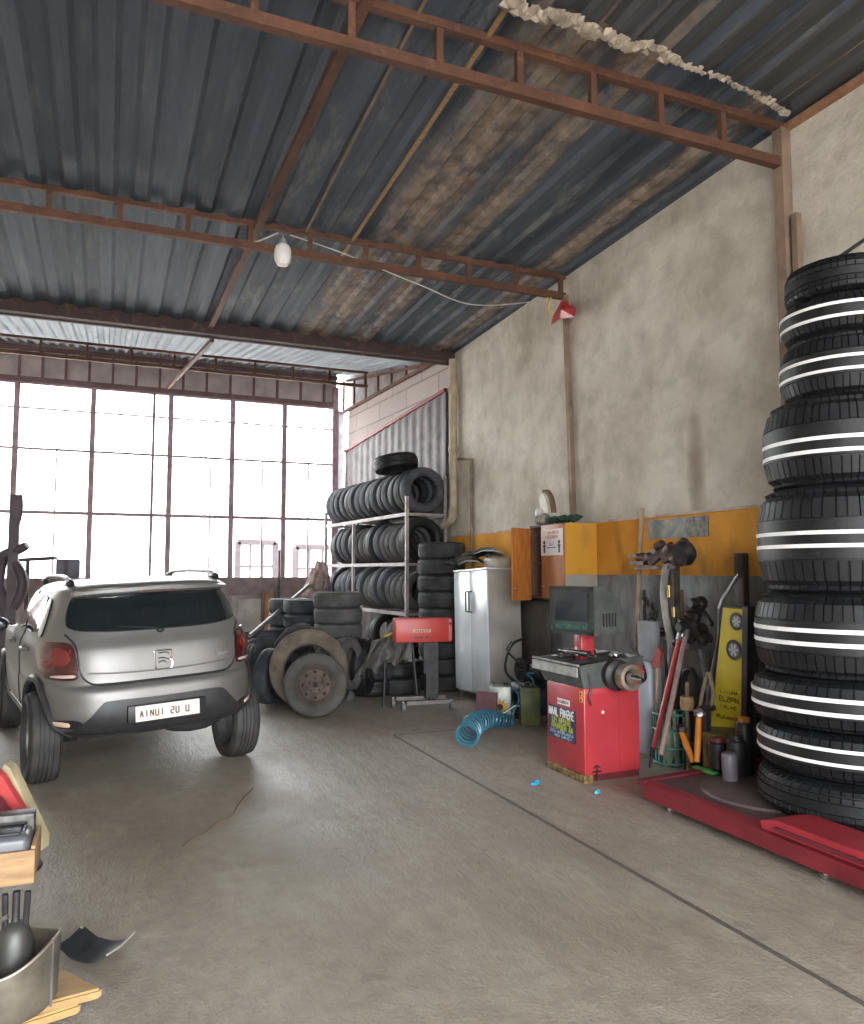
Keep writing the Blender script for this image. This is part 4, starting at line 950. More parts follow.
# things on the cupboard
def cp(px, py, x=CX + .15): return atx(px, py, x)
ZC = CH + .03
rr = random.Random(9)
for k, (y, x, w, l, z, nm) in enumerate(((8.70, 4.0, .14, .20, .0, 'lying at the left end of the cupboard top'), (8.45, 4.05, .16, .26, .035, 'lying in the middle of the cupboard top'), (8.15, 4.15, .18, .30, .13, 'uppermost on the cupboard, reaching over the beige canister'), (8.55, 4.2, .18, .3, .10, 'under the uppermost one on the cupboard'))):
    bm = nb()
    n_ = 9; prev = None
    for i in range(n_ + 1):
        u = i / n_; yy = -l + 2 * l * u; zz_ = .05 * math.sin(u * PI) ; row = [bm.verts.new((xx, yy, zz_ + .03 * math.cos(xx * 9) + dz)) for xx, dz in ((-w, 0), (-w * .4, .03), (w * .4, .03), (w, 0), (w * .4, .018), (-w * .4, .018))]
        if prev:
            for j in range(6): bm.faces.new((prev[j], prev[(j + 1) % 6], row[(j + 1) % 6], row[j]))
        else: bm.faces.new(row)
        prev = row
    bm.faces.new(prev[::-1])
    bmesh.ops.transform(bm, matrix=Matrix.Translation((x, y, ZC + .01 + z)) @ Matrix.Rotation(rad(rr.uniform(-25, 25)), 4, 'Z') @ Matrix.Rotation(rad(rr.uniform(-8, 4)), 4, 'X'), verts=bm.verts)
    tag(obj('car_trim_piece', bm, mat('gloss_black_trim%d' % k, (.05, .055, .055), .3, 0, .5, 12), smooth=60), 'curved black plastic car trim ' + nm, 'car part', 'black trim on the cupboard')
p = (CX + .2, CY0 + .17); t = thing('canister', 'beige rounded canister on the right end of the cupboard top', 'canister', (*p, ZC - .01))
bm = nb(); box(bm, (-.13, -.14, 0), (.13, .14, .15), bev=.05, seg=4); obj('canister_body', bm, mat('beige_plastic', (.42, .38, .32), .5), t)
bm = nb(); lathe(bm, [(.03, .14), (.03, .17), (.001, .175)], 16, Matrix.Translation((-.08, .05, 0)), cap=False); obj('cap', bm, M_black, t)

# ------------------------------------------------------------------ wall cupboard
t = thing('wall_cupboard', 'orange wooden wall cupboard with its left door open, above the balancer', 'cupboard', (4.5, 7.05, 1.25))
y0, y1, x0, z0, z1 = 6.72, 7.42, 4.31, 1.26, 2.04
bm = nb(); T = .02
for a, b in (((x0, y0, z0), (WX - .005, y0 + T, z1)), ((x0, y1 - T, z0), (WX - .005, y1, z1)), ((x0, y0, z1 - T), (WX - .005, y1, z1)), ((x0, y0, z0), (WX - .005, y1, z0 + T)), ((WX - .02, y0, z0), (WX - .005, y1, z1)), ((x0 + .02, y0, 1.62), (WX - .005, y1, 1.64))): box(bm, a, b)
obj('carcass', bm, mat('dark_inside_wood', (.10, .05, .03), .7), t, world=True)
nbm = NB('painted_side', .6); xx, yy, zz_ = nbm.xyz(); cc = nbm.mix(nbm.math('LESS_THAN', zz_, ZB0 + .0), (.60, .30, .03), (.34, .33, .30)); nbm.out(nbm.mix(nbm.ramp(nbm.noise(5), [(.5, 0.), (.75, .5)]), cc, (.25, .17, .08)))
bm = nb(); box(bm, (x0, y0 - .006, z0 - .02), (WX - .005, y0, z1)); obj('painted_side', bm, nbm.m, t, world=True)
bm = nb(); box(bm, (x0 - .02, y0, z0), (x0, y0 + .43, z1 - .01), bev=.003); obj('door', bm, mat('brown_orange_door', (.40, .16, .07), .5, 0, .25, 4, stretch=(6, 6, 1)), t, world=True)
bm = nb(); a = Vector((x0, y1, 0)); b = Vector((4.0, 7.27, 0)); bar(bm, (a.x, a.y, (z0 + z1) / 2 - .03), (b.x, b.y, (z0 + z1) / 2 - .03), .02, z1 - z0, (0, 0, 1)); dr = obj('open_door', bm, M_woodo, t, world=True); dr['label'] = 'bright orange door standing open'
bm = nb(); blob(bm, (b.x + .02, b.y - .02, 1.36), (.014, .014, .014), 2, 0); obj('knob', bm, M_steel, dr, world=True)
bm = nb(); blob(bm, (x0 - .03, y0 + .38, 1.38), (.014, .014, .014), 2, 0); obj('door_knob', bm, M_steel, t, world=True)
for k in range(3):
    bm = nb(); y = y1 - .08 - k * .075; lathe(bm, [(.03, 0), (.033, .01), (.033, .12), (.015, .15), (.015, .18)], 16, Matrix.Translation((x0 + .1, y, z0 + .025))); tag(obj('spray_can', bm, [M_redd, M_steel, M_black][k]), ['red', 'grey', 'black'][k] + ' can standing inside the open wall cupboard', 'can')
# paper notice on the closed door
t = thing('paper_notice', 'white paper notice with two figures pinned on the wall cupboard door', 'notice', (x0 - .024, y0 + .2, 1.86))
pc, qc = atx(541, 530, x0 - .025), atx(563, 555, x0 - .025)
bm = nb(); box(bm, (x0 - .026, qc.y, qc.z), (x0 - .023, pc.y, pc.z)); obj('sheet', bm, mat('notice_paper', (.74, .68, .66), .7, 0, .05), t, world=True)
def fx_(y, z): return Matrix.Translation((x0 - .0275, y, z)) @ Matrix(((0, 1, 0, 0), (-1, 0, 0, 0), (0, 0, 1, 0), (0, 0, 0, 1)))
H = pc.z - qc.z; Wn = pc.y - qc.y; ym = (pc.y + qc.y) / 2
bm = nb(); glyphs(bm, 8, Wn * .6, H * .1, fx_(ym - .02, pc.z - H * .14), 31, .2); glyphs(bm, 9, Wn * .6, H * .1, fx_(ym, pc.z - H * .30), 32, .2); obj('red_letters', bm, mat('red_ink', (.55, .14, .12), .6), t, world=True)
bm = nb()
for s in (-1, 1):
    y = ym + s * Wn * .34; bar(bm, (x0 - .0275, y, qc.z + H * .1), (x0 - .0275, y, qc.z + H * .42), Wn * .07, .002, (1, 0, 0)); lathe(bm, [(Wn * .05, 0), (Wn * .05, .002)], 12, Matrix.Translation((x0 - .0285, y, qc.z + H * .5)) @ Matrix.Rotation(PI / 2, 4, 'Y'))
    bar(bm, (x0 - .0275, y - Wn * .06, qc.z + H * .36), (x0 - .0275, y + Wn * .06, qc.z + H * .36), Wn * .04, .002, (1, 0, 0))
obj('figure_marks', bm, M_black, t, world=True)
bm = nb(); bar(bm, (x0 - .0275, ym - Wn * .2, qc.z + H * .3), (x0 - .0275, ym + Wn * .2, qc.z + H * .3), .012, .002, (1, 0, 0)); glyphs(bm, 4, Wn * .25, H * .1, fx_(ym, qc.z + H * .42), 33, .2); obj('blue_arrow', bm, mat('blue_ink', (.15, .25, .45), .6), t, world=True)
# on top of the wall cupboard
ZW = z1
def top_(px, x): p = atx(px, 525, x); return p.y
y = min(top_(532.5, 4.4), 7.36); bm = nb(); lathe(bm, [(.045, 0), (.048, .005), (.048, .175), (.04, .19), (.025, .195)], 24, Matrix.Translation((4.4, y, ZW))); tn = thing('paint_can', 'tall pale can standing at the left end of the wall cupboard top', 'can', (4.4, y, ZW)); obj('can_body', bm, mat('pale_can', (.58, .60, .56), .35, .2, .25, 12), tn, world=True)
bm = nb(); lathe(bm, [(.024, .195), (.024, .215), (.001, .22)], 16, Matrix.Translation((4.4, y, ZW)), cap=False); obj('cap', bm, M_steel, tn, world=True)
y = top_(548, 4.45); tn = thing('jerrycan', 'white plastic jug with a brown handle on the wall cupboard', 'jug', (4.45, y, ZW))
bm = nb(); prism(bm, [(-.07, 0), (-.10, .07), (-.10, .32), (-.06, .36), (0, .36), (.09, .22), (.11, .1), (.08, 0)], -.05, .05, 'x'); bmesh.ops.bevel(bm, geom=bm.edges[:], offset=.012, segments=2, affect='EDGES'); bmesh.ops.rotate(bm, matrix=Matrix.Rotation(PI, 3, 'Z'), verts=bm.verts); obj('jug_body', bm, mat('off_white_jug', (.62, .57, .46), .5), tn)
bm = nb(); tube(bm, smooth_path([(0, .05, .37), (0, -.02, .36), (0, -.09, .27), (0, -.12, .14)], 5), [.03] * 16, 10); obj('brown_cover', bm, mat('brown_plastic', (.17, .09, .05), .5), tn)
bm = nb(); lathe(bm, [(.028, .35), (.028, .40), (.001, .405)], 14, Matrix.Translation((0, .06, 0)), cap=False); obj('cap', bm, mat('brown_cap', (.12, .05, .03), .5), tn)
y = top_(544, 4.36); bm = nb(); blob(bm, (4.36, y, ZW + .065), (.09, .10, .065), 3, .08, seed=4); tag(obj('rag_bundle', bm, mat('grey_rag', (.28, .25, .21), .95, 0, .4, 22, bump=.6)), 'rounded grey bundle of rag in front of the white jug', 'rag')
bm = nb()
for k in range(16): blob(bm, (4.38 + R_.uniform(-.05, .12), y - .12 - k * .028, ZW + .035 + R_.uniform(0, .03) * (1.4 - k / 14)), (.06, .05, .035), 1, .3, seed=k)
tag(obj('green_cloth', bm, mat('green_cloth', (.03, .07, .045), .9, 0, .5, 16)), 'crumpled dark green cloth on the right of the wall cupboard top', 'cloth')

# dark leaning door behind the machines, below the wall cupboard
bm = nb(); a, b = atx(522, 650, WX - .12), atx(549, 650, WX - .12); box(bm, (WX - .14, b.y, 0), (WX - .09, a.y, 1.2), bev=.004); tag(obj('leaning_board', bm, mat('dark_brown_board', (.085, .07, .06), .7, 0, .3, 4)), 'dark brown board standing against the wall below the wall cupboard', 'board')

# ------------------------------------------------------------------ compressor heap
def G(px, py): p = atz(px, py, 0); return p
# maroon panel
p = G(484, 727); bm = nb(); box(bm, (-.11, -.012, 0), (.11, .012, .34), Matrix.Translation((p.x + .02, p.y, 0)) @ Matrix.Rotation(rad(-50), 4, 'Z') @ Matrix.Rotation(rad(-6), 4, 'X')); tag(obj('maroon_board', bm, mat('maroon_board', (.15, .07, .08), .6)), 'small maroon board leaning against the right foot of the white cupboard', 'panel')
# sunflower oil can
def oil_can(name, px, py, w, d, hh, m, label, rz=-30, flower=False):
    p = G(px, py); t = thing(name, label, 'can', (p.x, p.y + d / 2, 0), rad(rz))
    bm = nb(); box(bm, (-w / 2, -d / 2, 0), (w / 2, d / 2, hh), bev=.012); obj('can_body', bm, m, t)
    bm = nb(); lathe(bm, [(.028, hh), (.028, hh + .025), (.001, hh + .027)], 16, Matrix.Translation((w * .25, 0, 0)), cap=False); obj('cap', bm, M_black, t)
    bm = nb(); tube(bm, smooth_path([(-w * .3, 0, hh), (-w * .25, 0, hh + .035), (0, 0, hh + .035), (.02, 0, hh)], 4), .008, 6); obj('handle', bm, M_steel, t)
    if flower:
        bm = nb()
        for k in range(12):
            a = 2 * PI * k / 12; c, s = math.cos(a), math.sin(a); blob(bm, (c * .055 - .0, -d / 2 - .002, .15 + s * .055), (.035, .003, .014), 1, 0, Matrix.Rotation(-a, 4, 'Y'))
        obj('petals', bm, mat('yellow_petals', (.65, .38, .04), .6), t)
        bm = nb(); lathe(bm, [(.034, 0), (.03, .008), (.001, .009)], 20, Matrix.Translation((0, -d / 2 - .002, .15)) @ Matrix.Rotation(PI / 2, 4, 'X'), cap=False); obj('flower_heart', bm, mat('brown_heart', (.10, .03, .02), .8), t)
        bm = nb(); box(bm, (-w / 2 + .015, -d / 2 - .001, .03), (w / 2 - .015, -d / 2 + .001, .08)); obj('label_band', bm, mat('green_band', (.10, .16, .05), .6), t)
oil_can('oil_can', 505, 722, .23, .20, .36, mat('pale_tin', (.42, .45, .40), .4, .3, .4, 8), 'pale square oil can with a sunflower picture, by the blue hose', flower=True)
oil_can('oil_can', 521, 717, .12, .18, .34, mat('blue_white_tin', (.30, .40, .44), .4, .3, .5, 10), 'narrow bluish can right beside the sunflower can', -25)
oil_can('oil_can', 535, 726, .20, .20, .38, mat('olive_tin', (.085, .10, .035), .5, .1, .5, 8), 'olive green can standing left of the red balancer', -25)
oil_can('oil_can', 549, 716, .16, .2, .36, mat('dark_green_tin', (.04, .055, .03), .5, .1, .5, 8), 'dark green can half behind the red balancer', -25)
# compressor behind the cans
p = G(512, 704); t = thing('air_compressor', 'dark air compressor behind the row of oil cans', 'compressor', (4.12, 7.08, 0), rad(-82)); t.scale = (.8, .8, 1.05)
bm = nb(); lathe(bm, [(.05, -.36), (.13, -.33), (.15, -.26), (.15, .26), (.13, .33), (.05, .36)], 28, Matrix.Translation((0, 0, .24)) @ Matrix.Rotation(PI / 2, 4, 'Y')); obj('tank', bm, mat('dark_blue_tank', (.02, .03, .05), .5, .2), t)
bm = nb(); box(bm, (-.2, -.09, .39), (.0, .09, .52), bev=.02); 
for k in range(6): box(bm, (-.19 + k * .032, -.10, .40), (-.175 + k * .032, .10, .56))
obj('pump_head', bm, M_dark, t)
bm = nb(); lathe(bm, [(.085, -.12), (.095, -.1), (.095, .1), (.085, .12)], 20, Matrix.Translation((.15, 0, .48)) @ Matrix.Rotation(PI / 2, 4, 'Y')); obj('motor', bm, M_black, t)
bm = nb(); lathe(bm, [(.12, 0), (.12, .03), (.10, .03), (.10, 0)], 24, Matrix.Translation((-.05, -.13, .5)) @ Matrix.Rotation(PI / 2, 4, 'X'), closed=True)
for k in range(4):
    a = k * PI / 2; bar(bm, (-.05, -.145, .5), (-.05 + .11 * math.cos(a), -.145, .5 + .11 * math.sin(a)), .015)
obj('flywheel', bm, M_dark, t)
for x in (-.22, .22):
    for y in (-.09, .09):
        bm = nb(); box(bm, (x - .02, y - .02, 0), (x + .02, y + .02, .14)); obj('foot', bm, M_dark, t)
bm = nb(); tube(bm, smooth_path([atf(517, 683, 8.3), atf(506, 672, 8.3), atf(507, 655, 8.3), atf(514, 643, 8.3), atf(526, 638, 8.4)], 8), .014, 8); tube(bm, smooth_path([atf(516, 660, 8.35), atf(507, 650, 8.35), atf(512, 641, 8.35)], 6), .01, 8)
tag(obj('black_hose', bm, M_black), 'black hose looping up behind the air compressor', 'hose')
# blue coil hose
M_hose = mat('blue_hose', (.035, .16, .23), .35, 0, .2, 20, coat=.3)
axis = smooth_path([(*G(467, 748).xy, .10), (*G(474, 737).xy, .11), (*G(487, 729).xy, .10), (*G(500, 727).xy, .07), (*G(512, 726).xy, .05)], 12)
pts = []; n_ = 620; turns = 18
for i in range(n_):
    u = i / (n_ - 1) * (len(axis) - 1.001); j = int(u); f = u - j; c = axis[j].lerp(axis[j + 1], f); d = (axis[j + 1] - axis[j]).normalized()
    s = d.cross(Vector((0, 0, 1))).normalized(); w_ = s.cross(d); a = 2 * PI * turns * (i / n_) ** .9; r = .098 - .055 * max(0, (i / n_ - .35)) / .65
    pts.append(c + s * math.cos(a) * r + w_ * math.sin(a) * r)
for q in pts: q.z = max(q.z, .012)
bm = nb(); tube(bm, pts, .0095, 7)
loop = lambda L, f: [atf(x, y, f) for x, y in L]
tube(bm, smooth_path([pts[-1]] + loop([(512, 716), (519, 700), (516, 690)], 8.0), 8), .0105, 7)
tube(bm, smooth_path([pts[0]] + loop([(482, 722), (486, 712), (496, 708), (503, 713), (515, 706), (523, 706), (525, 697), (520, 688), (530, 690), (533, 680), (527, 674), (534, 673)], 7.95), 8), .0105, 7)
tag(obj('coil_hose', bm, M_hose), 'blue coiled air hose lying on the floor before the oil cans', 'hose')
# blue scraps
for px, py, nm in ((535, 785, 'larger bright blue plastic scrap on the floor left of the balancer foot'), (597, 794, 'smaller blue plastic scrap on the floor right below the balancer')):
    p = G(px, py); bm = nb(); s = .035 if px < 560 else .022
    blob(bm, (p.x, p.y, .014), (s, s * .6, .014), 2, .3, seed=px); blob(bm, (p.x + s, p.y + .01, .012), (s * .5, s * .5, .012), 1, .3, seed=1)
    tag(obj('plastic_scrap', bm, mat('bright_blue', (.03, .35, .60), .4)), nm, 'scrap')

# ------------------------------------------------------------------ red box machine on a wheeled stand
c = atf(422, 571, 8.75); t = thing('mobile_machine', 'long red box on a dark post with a low wheeled base, before the tyre column', 'machine', (c.x, c.y, 0), rad(-YAW + 14))
z0, z1 = .755, 1.02; hw = .32
bm = nb(); box(bm, (-hw, -.10, z0), (hw, .10, z1), bev=.012); bx = obj('red_box', bm, mat('box_red', (.45, .045, .035), .4, 0, .12, 4), t)
bm = nb(); box(bm, (hw - .035, -.105, z0 + .01), (hw + .004, .105, z1 - .01), bev=.006); obj('end_cap', bm, mat('pinkish_cap', (.50, .12, .12), .5), bx)
bm = nb(); lathe(bm, [(.015, 0), (.015, .01)], 12, Matrix.Translation((hw - .02, -.105, z1 - .06)) @ Matrix.Rotation(PI / 2, 4, 'X')); obj('screw', bm, M_black, bx)
bm = nb(); box(bm, (-.13, -.103, .865), (.08, -.1005, .90)); pl_ = obj('name_plate', bm, mat('gold_plate', (.55, .35, .22), .5), bx)
bm = nb(); glyphs(bm, 7, .18, .024, Matrix.Translation((-.025, -.105, .882)), 41, .2); obj('plate_letters', bm, M_redd, pl_)
bm = nb(); glyphs(bm, 8, .16, .028, Matrix.Translation((-.03, -.102, .81)), 42, .26); obj('dark_letters', bm, M_black, bx)
bm = nb(); box(bm, (.05, .0, .12), (.19, .09, z0)); box(bm, (.02, -.01, .4), (.05, .03, z0)); obj('post', bm, M_dark, t)
bm = nb(); bar(bm, (-.20, -.12, .10), (.32, -.10, .10), .04, .04); bar(bm, (-.25, .20, .10), (.32, .20, .10), .04, .04); bar(bm, (.12, -.12, .10), (.12, .22, .10), .05, .04); obj('base_frame', bm, mat('grey_frame', (.20, .18, .165), .6, .3), t)
for x, y in ((-.24, -.12), (-.29, .20), (.32, -.09)):
    bm = nb(); lathe(bm, [(.03, -.02), (.055, -.018), (.055, .018), (.03, .02)], 20, Matrix.Translation((x, y - .0, .055)) @ Matrix.Rotation(PI / 2, 4, 'Y')); cs = obj('caster', bm, mat('grey_caster', (.15, .145, .14), .6), t)
    bm = nb(); bar(bm, (x, y, .05), (x, y, .12), .02); obj('fork', bm, M_steel, cs)

# small stool with grey covers thrown over it
a = atf(384, 571, 8.9); b = atf(411, 571, 9.1)
t = thing('metal_stool', 'low metal frame table with a grey top, left of the red box machine', 'table', ((a.x + b.x) / 2, (a.y + b.y) / 2, 0))
zt_ = .79
bm = nb(); P = [atf(386, 571, 8.95), atf(412, 571, 9.15), atf(412, 571, 9.6), atf(388, 571, 9.5)]; vs = [bm.verts.new((q.x, q.y, z)) for z in (.52, .76) for q in P]
for f in ((3, 2, 1, 0), (4, 5, 6, 7), (0, 1, 5, 4), (1, 2, 6, 5), (2, 3, 7, 6), (3, 0, 4, 7)): bm.faces.new([vs[i] for i in f])
obj('box_top', bm, mat('grey_olive_metal', (.17, .17, .155), .6), t, world=True, smooth=0)
for q, d in zip(P, ((-.02, 0), (.06, -.05), (.06, .05), (-.02, .05))):
    bm = nb(); tube(bm, [(q.x, q.y, .78), (q.x + d[0], q.y + d[1], 0)], .013, 8); obj('leg', bm, M_dark, t, world=True)
bm = nb(); tube(bm, [(P[0].x - .02, P[0].y - .02, .8), (P[0].x + .12, P[0].y - .0, .84)], .016, 8); obj('yellow_grip', bm, mat('yellow_grip', (.6, .5, .05), .5), t, world=True)
M_cov = mat('grey_cover', (.27, .26, .24), .95, 0, .4, 7)
def drape(tl, tr, bl, br, f, nf, ph, label):
    bm = nb(); A = []
    for i in range(41):
        u = i / 40; row = []
        for j in range(15):
            v = j / 14; x = (tl[0] + (tr[0] - tl[0]) * u) * (1 - v) + (bl[0] + (br[0] - bl[0]) * u) * v; y = (tl[1] + (tr[1] - tl[1]) * u) * (1 - v) + (bl[1] + (br[1] - bl[1]) * u) * v
            y += 4 * v * math.sin(u * nf * 2.1 + 1 + ph)
            ff = f - .16 * v * (1 - .4 * v) - (.02 + .05 * v) * math.sin(u * nf * PI + ph) - .02 * math.sin(v * 9 + u * 7)
            row.append(bm.verts.new(atf(x + 2.2 * math.sin(v * 5 + u * 6 + ph), y, ff)))
        A.append(row)
    for i in range(40):
        for j in range(14): bm.faces.new((A[i][j], A[i + 1][j], A[i + 1][j + 1], A[i][j + 1]))
    bmesh.ops.solidify(bm, geom=bm.faces[:], thickness=.012)
    tag(obj('dust_cover', bm, M_cov, smooth=70), label, 'cover', 'grey covers over the table frame')
drape((371, 641), (402, 630), (357, 673), (386, 671), 9.1, 5, 0, 'left grey dust cover hanging in folds beside the table frame')
drape((386, 636), (411, 630), (377, 664), (408, 661), 8.93, 4, 1.5, 'upper grey cover draped over the table corner below the red box')
# bag at the far end of the rack, pole, boards
bm = nb(); c = atf(317, 582, 12.1); vs = bmesh.ops.create_icosphere(bm, subdivisions=4, radius=1)['verts']
for v in vs:
    n = v.co.normalized(); q = 1 + .10 * math.sin(9 * n.x + 5 * n.z) + .08 * math.sin(11 * n.y - 7 * n.z) + .05 * math.sin(23 * n.z + 8 * n.x)
    w_ = .13 + .05 * (1 - n.z) * .9; v.co = Vector((c.x + n.x * w_ * q + .05 * math.sin(n.z * 2.2), c.y + n.y * w_ * 1.1 * q, c.z - .02 + n.z * .34 * q))
tag(obj('plastic_sack', bm, mat('pinkish_sack', (.27, .19, .17), .8, 0, .6, 9, bump=.8, bscale=14), smooth=50), 'crumpled pinkish sack hanging at the far end of the tyre rack', 'sack')
p, q = atf(250, 636, 9.6), atf(314, 581, 12.2); bm = nb(); tube(bm, [p, q], .03, 10); tag(obj('steel_pole', bm, mat('grey_pole', (.24, .23, .22), .5, .4)), 'long grey pole lying diagonally from the car to the rack', 'pole')
for k, (px, ty, w, m) in enumerate(((263, 592, .07, M_wooddk), (267, 594, .05, M_woodo), (271, 590, .06, M_wood), (276, 594, .05, M_wooddk))):
    x = aty(px, 600, WY - .12).x; z = aty(px, ty, WY - .12).z; bm = nb(); box(bm, (x - w / 2, WY - .14, 0), (x + w / 2, WY - .1, z), Matrix.Translation((0, 0, 0)))
    tag(obj('plank', bm, m), 'narrow upright plank leaning under the window sill, %s from the left' % ['first', 'second', 'third', 'fourth'][k], 'plank', 'upright planks under the window')
x = aty(279, 600, WY - .3).x; z = aty(279, 550, WY - .3).z; bm = nb(); tube(bm, [(x, WY - .3, 0), (x, WY - .28, z)], .02, 8); tag(obj('iron_rod', bm, M_dark), 'dark thin rod standing upright in front of the window', 'rod')
bm = nb(); a = aty(238, 600, WY - .1); b = aty(262, 650, WY - .1); box(bm, (a.x, WY - .12, b.z - .4), (b.x + .08, WY - .09, a.z + .02)); tag(obj('plywood_sheet', bm, mat('pale_grey_ply', (.40, .37, .35), .85, 0, .3, 3)), 'pale grey sheet standing under the sill behind the car', 'panel')

# ------------------------------------------------------------------ things behind the car at the left
M_sil = mat('mauve_dark_metal', (.07, .05, .06), .6, .1, .3, 5)
fL = 10.5
c = atf(12, 600, fL); t = thing('tyre_changer', 'dark tyre changer with curved arms standing left behind the car', 'machine', (c.x, c.y, 0))
bm = nb(); a, b = atf(10, 640, fL), atf(16, 495, fL); bar(bm, (a.x, a.y, 0), b, .14, .12); obj('column', bm, M_sil, t, world=True)
bm = nb(); tube(bm, smooth_path([atf(-4, 575, fL), atf(2, 558, fL), atf(12, 552, fL), atf(22, 548, fL), atf(27, 545, fL)], 6), [.09 - .0015 * i for i in range(25)], 10); obj('swing_arm', bm, M_sil, t, world=True)
bm = nb(); tube(bm, smooth_path([atf(14, 530, fL), atf(19, 520, fL), atf(21, 505, fL), atf(20, 495, fL)], 6), .03, 8); obj('hook', bm, M_sil, t, world=True)
bm = nb(); tube(bm, smooth_path([atf(12, 560, fL), atf(20, 572, fL), atf(23, 585, fL), atf(18, 600, fL), atf(8, 612, fL)], 6), .07, 10); obj('curved_arm', bm, M_sil, t, world=True)
bm = nb(); tube(bm, smooth_path([atf(2, 556, fL), atf(-2, 585, fL), atf(6, 610, fL), atf(4, 660, fL)], 6), .08, 10); obj('lower_arm', bm, M_sil, t, world=True)
bm = nb(); p = atf(2, 640, fL); box(bm, (p.x - .45, p.y - .35, 0), (p.x + .25, p.y + .35, .75), bev=.03); obj('pedestal', bm, M_sil, t, world=True)
c = atf(55, 600, 11.5); t = thing('framed_stand', 'tall frame with a box-shaped head, seen against the window over the car', 'stand', (c.x, c.y, 0))
f_ = 11.5
bm = nb(); a, b = atf(56, 559, f_), atf(79, 578, f_); box(bm, (a.x, a.y - .0, b.z), (a.x + (b.x - a.x), a.y + .35, a.z), bev=.02); obj('box_head', bm, mat('purple_grey_box', (.10, .09, .12), .5), t, world=True)
bm = nb(); a, b = atf(20, 560, f_), atf(56, 558, f_); bar(bm, a, b, .08, .05); obj('top_rail', bm, M_sil, t, world=True)
for px in (28, 66):
    bm = nb(); a = atf(px, 560, f_); bar(bm, (a.x, a.y, 0), a, .07, .05); obj('upright', bm, M_sil, t, world=True)

# ------------------------------------------------------------------ red platform
PX0, PX1, PY0, PY1 = 3.33, 4.62, -.3, 4.28
t = thing('lift_platform', 'low dark red lift platform along the right wall under the tall tyre stack', 'platform', ((PX0 + PX1) / 2, 2.5, 0))
bm = nb(); box(bm, (PX0 + .05, PY0, .10), (PX1, PY1 - .02, .155)); obj('deck', bm, mat('dark_dusty_deck', (.075, .045, .045), .6, 0, .35, 4), t, world=True)
bm = nb()
prism(bm, [(PX0 - .02, .145), (PX0 + .02, .165), (PX0 + .07, .165), (PX0 + .07, .15), (PX0 + .03, .05), (PX0 + .0, .05)], PY0, PY1, 'y'); obj('front_rim', bm, mat('crimson_rim', (.20, .018, .028), .45, 0, .3, 4), t, world=True)
bm = nb(); bar(bm, (PX0 - .02, PY1, .15), (PX1, PY1 + .12, .15), .06, .035); bar(bm, (PX0 + .02, PY1 - .02, .10), (PX1, PY1 + .08, .10), .03, .1); obj('end_rim', bm, M_redd, t, world=True)
bm = nb(); box(bm, (PX0 + .05, PY0, .035), (PX0 + .12, PY1 - .25, .09)); obj('under_beam', bm, mat('bright_red_beam', (.28, .02, .028), .4), t, world=True)
for y in (PY1 - .22, 2.9, 1.6):
    for dx in (.05, .11):
        bm = nb(); lathe(bm, [(.015, -.012), (.04, -.012), (.04, .012), (.015, .012)], 18, Matrix.Translation((PX0 + dx, y + dx * .6, .04)) @ Matrix.Rotation(PI / 2, 4, 'Y') @ Matrix.Rotation(.5, 4, 'X'), closed=True); obj('roller', bm, M_chrome, t, world=True)
bm = nb(); vs = []
for k in range(20):
    a = PI * k / 19; vs.append((PX0 + .55 + .36 * math.cos(a + PI / 2) - .0, 3.70 + .42 * math.sin(a + PI / 2) * 1.0))
lathe(bm, [(.001, .015), (.40, .013), (.41, 0)], 40, Matrix.Translation((PX0 + .52, 3.75, .155)) @ Matrix.Diagonal((.9, 1.0, 1, 1)), cap=False); obj('turning_plate', bm, mat('dusty_plate', (.13, .095, .09), .6, .2, .3, 5), t, world=True)
t = thing('red_ramp', 'bright red ramp plate lying on the platform edge before the tall tyre stack', 'ramp', (3.43, 2.3, .165))
bm = nb(); y1r = atz(761, 818, .22).y
prism(bm, [(y1r, .168), (y1r + .01, .205), (y1r - .10, .235), (.2, .235), (.2, .168)], 3.30, 3.56, 'x'); obj('plate', bm, mat('bright_red_plate', (.36, .028, .04), .4, 0, .15, 4), t, world=True)
bm = nb(); bar(bm, (3.29, y1r - .1, .195), (3.29, .2, .19), .02, .018); bar(bm, (3.31, y1r - .16, .225), (3.31, .2, .225), .012, .01); obj('folded_edge', bm, M_redd, t, world=True)

# ------------------------------------------------------------------ tools along the wall
WT = 4.5
def wx_(px, py, x=WT): return atx(px, py, x)
zfl = .157
M_pole = mat('tan_pole', (.40, .29, .19), .7, 0, .25, 5)
a, b = wx_(642, 508, 4.62), wx_(634, 700, 4.62); bm = nb(); d = (b - a) * ((a.z - .0) / (a.z - b.z)); tube(bm, [a, a + d * .5, (a + d)], .022, 10); tag(obj('long_pole', bm, M_pole), 'long pale tan pole leaning upright on the wall right of the balancer', 'pole')
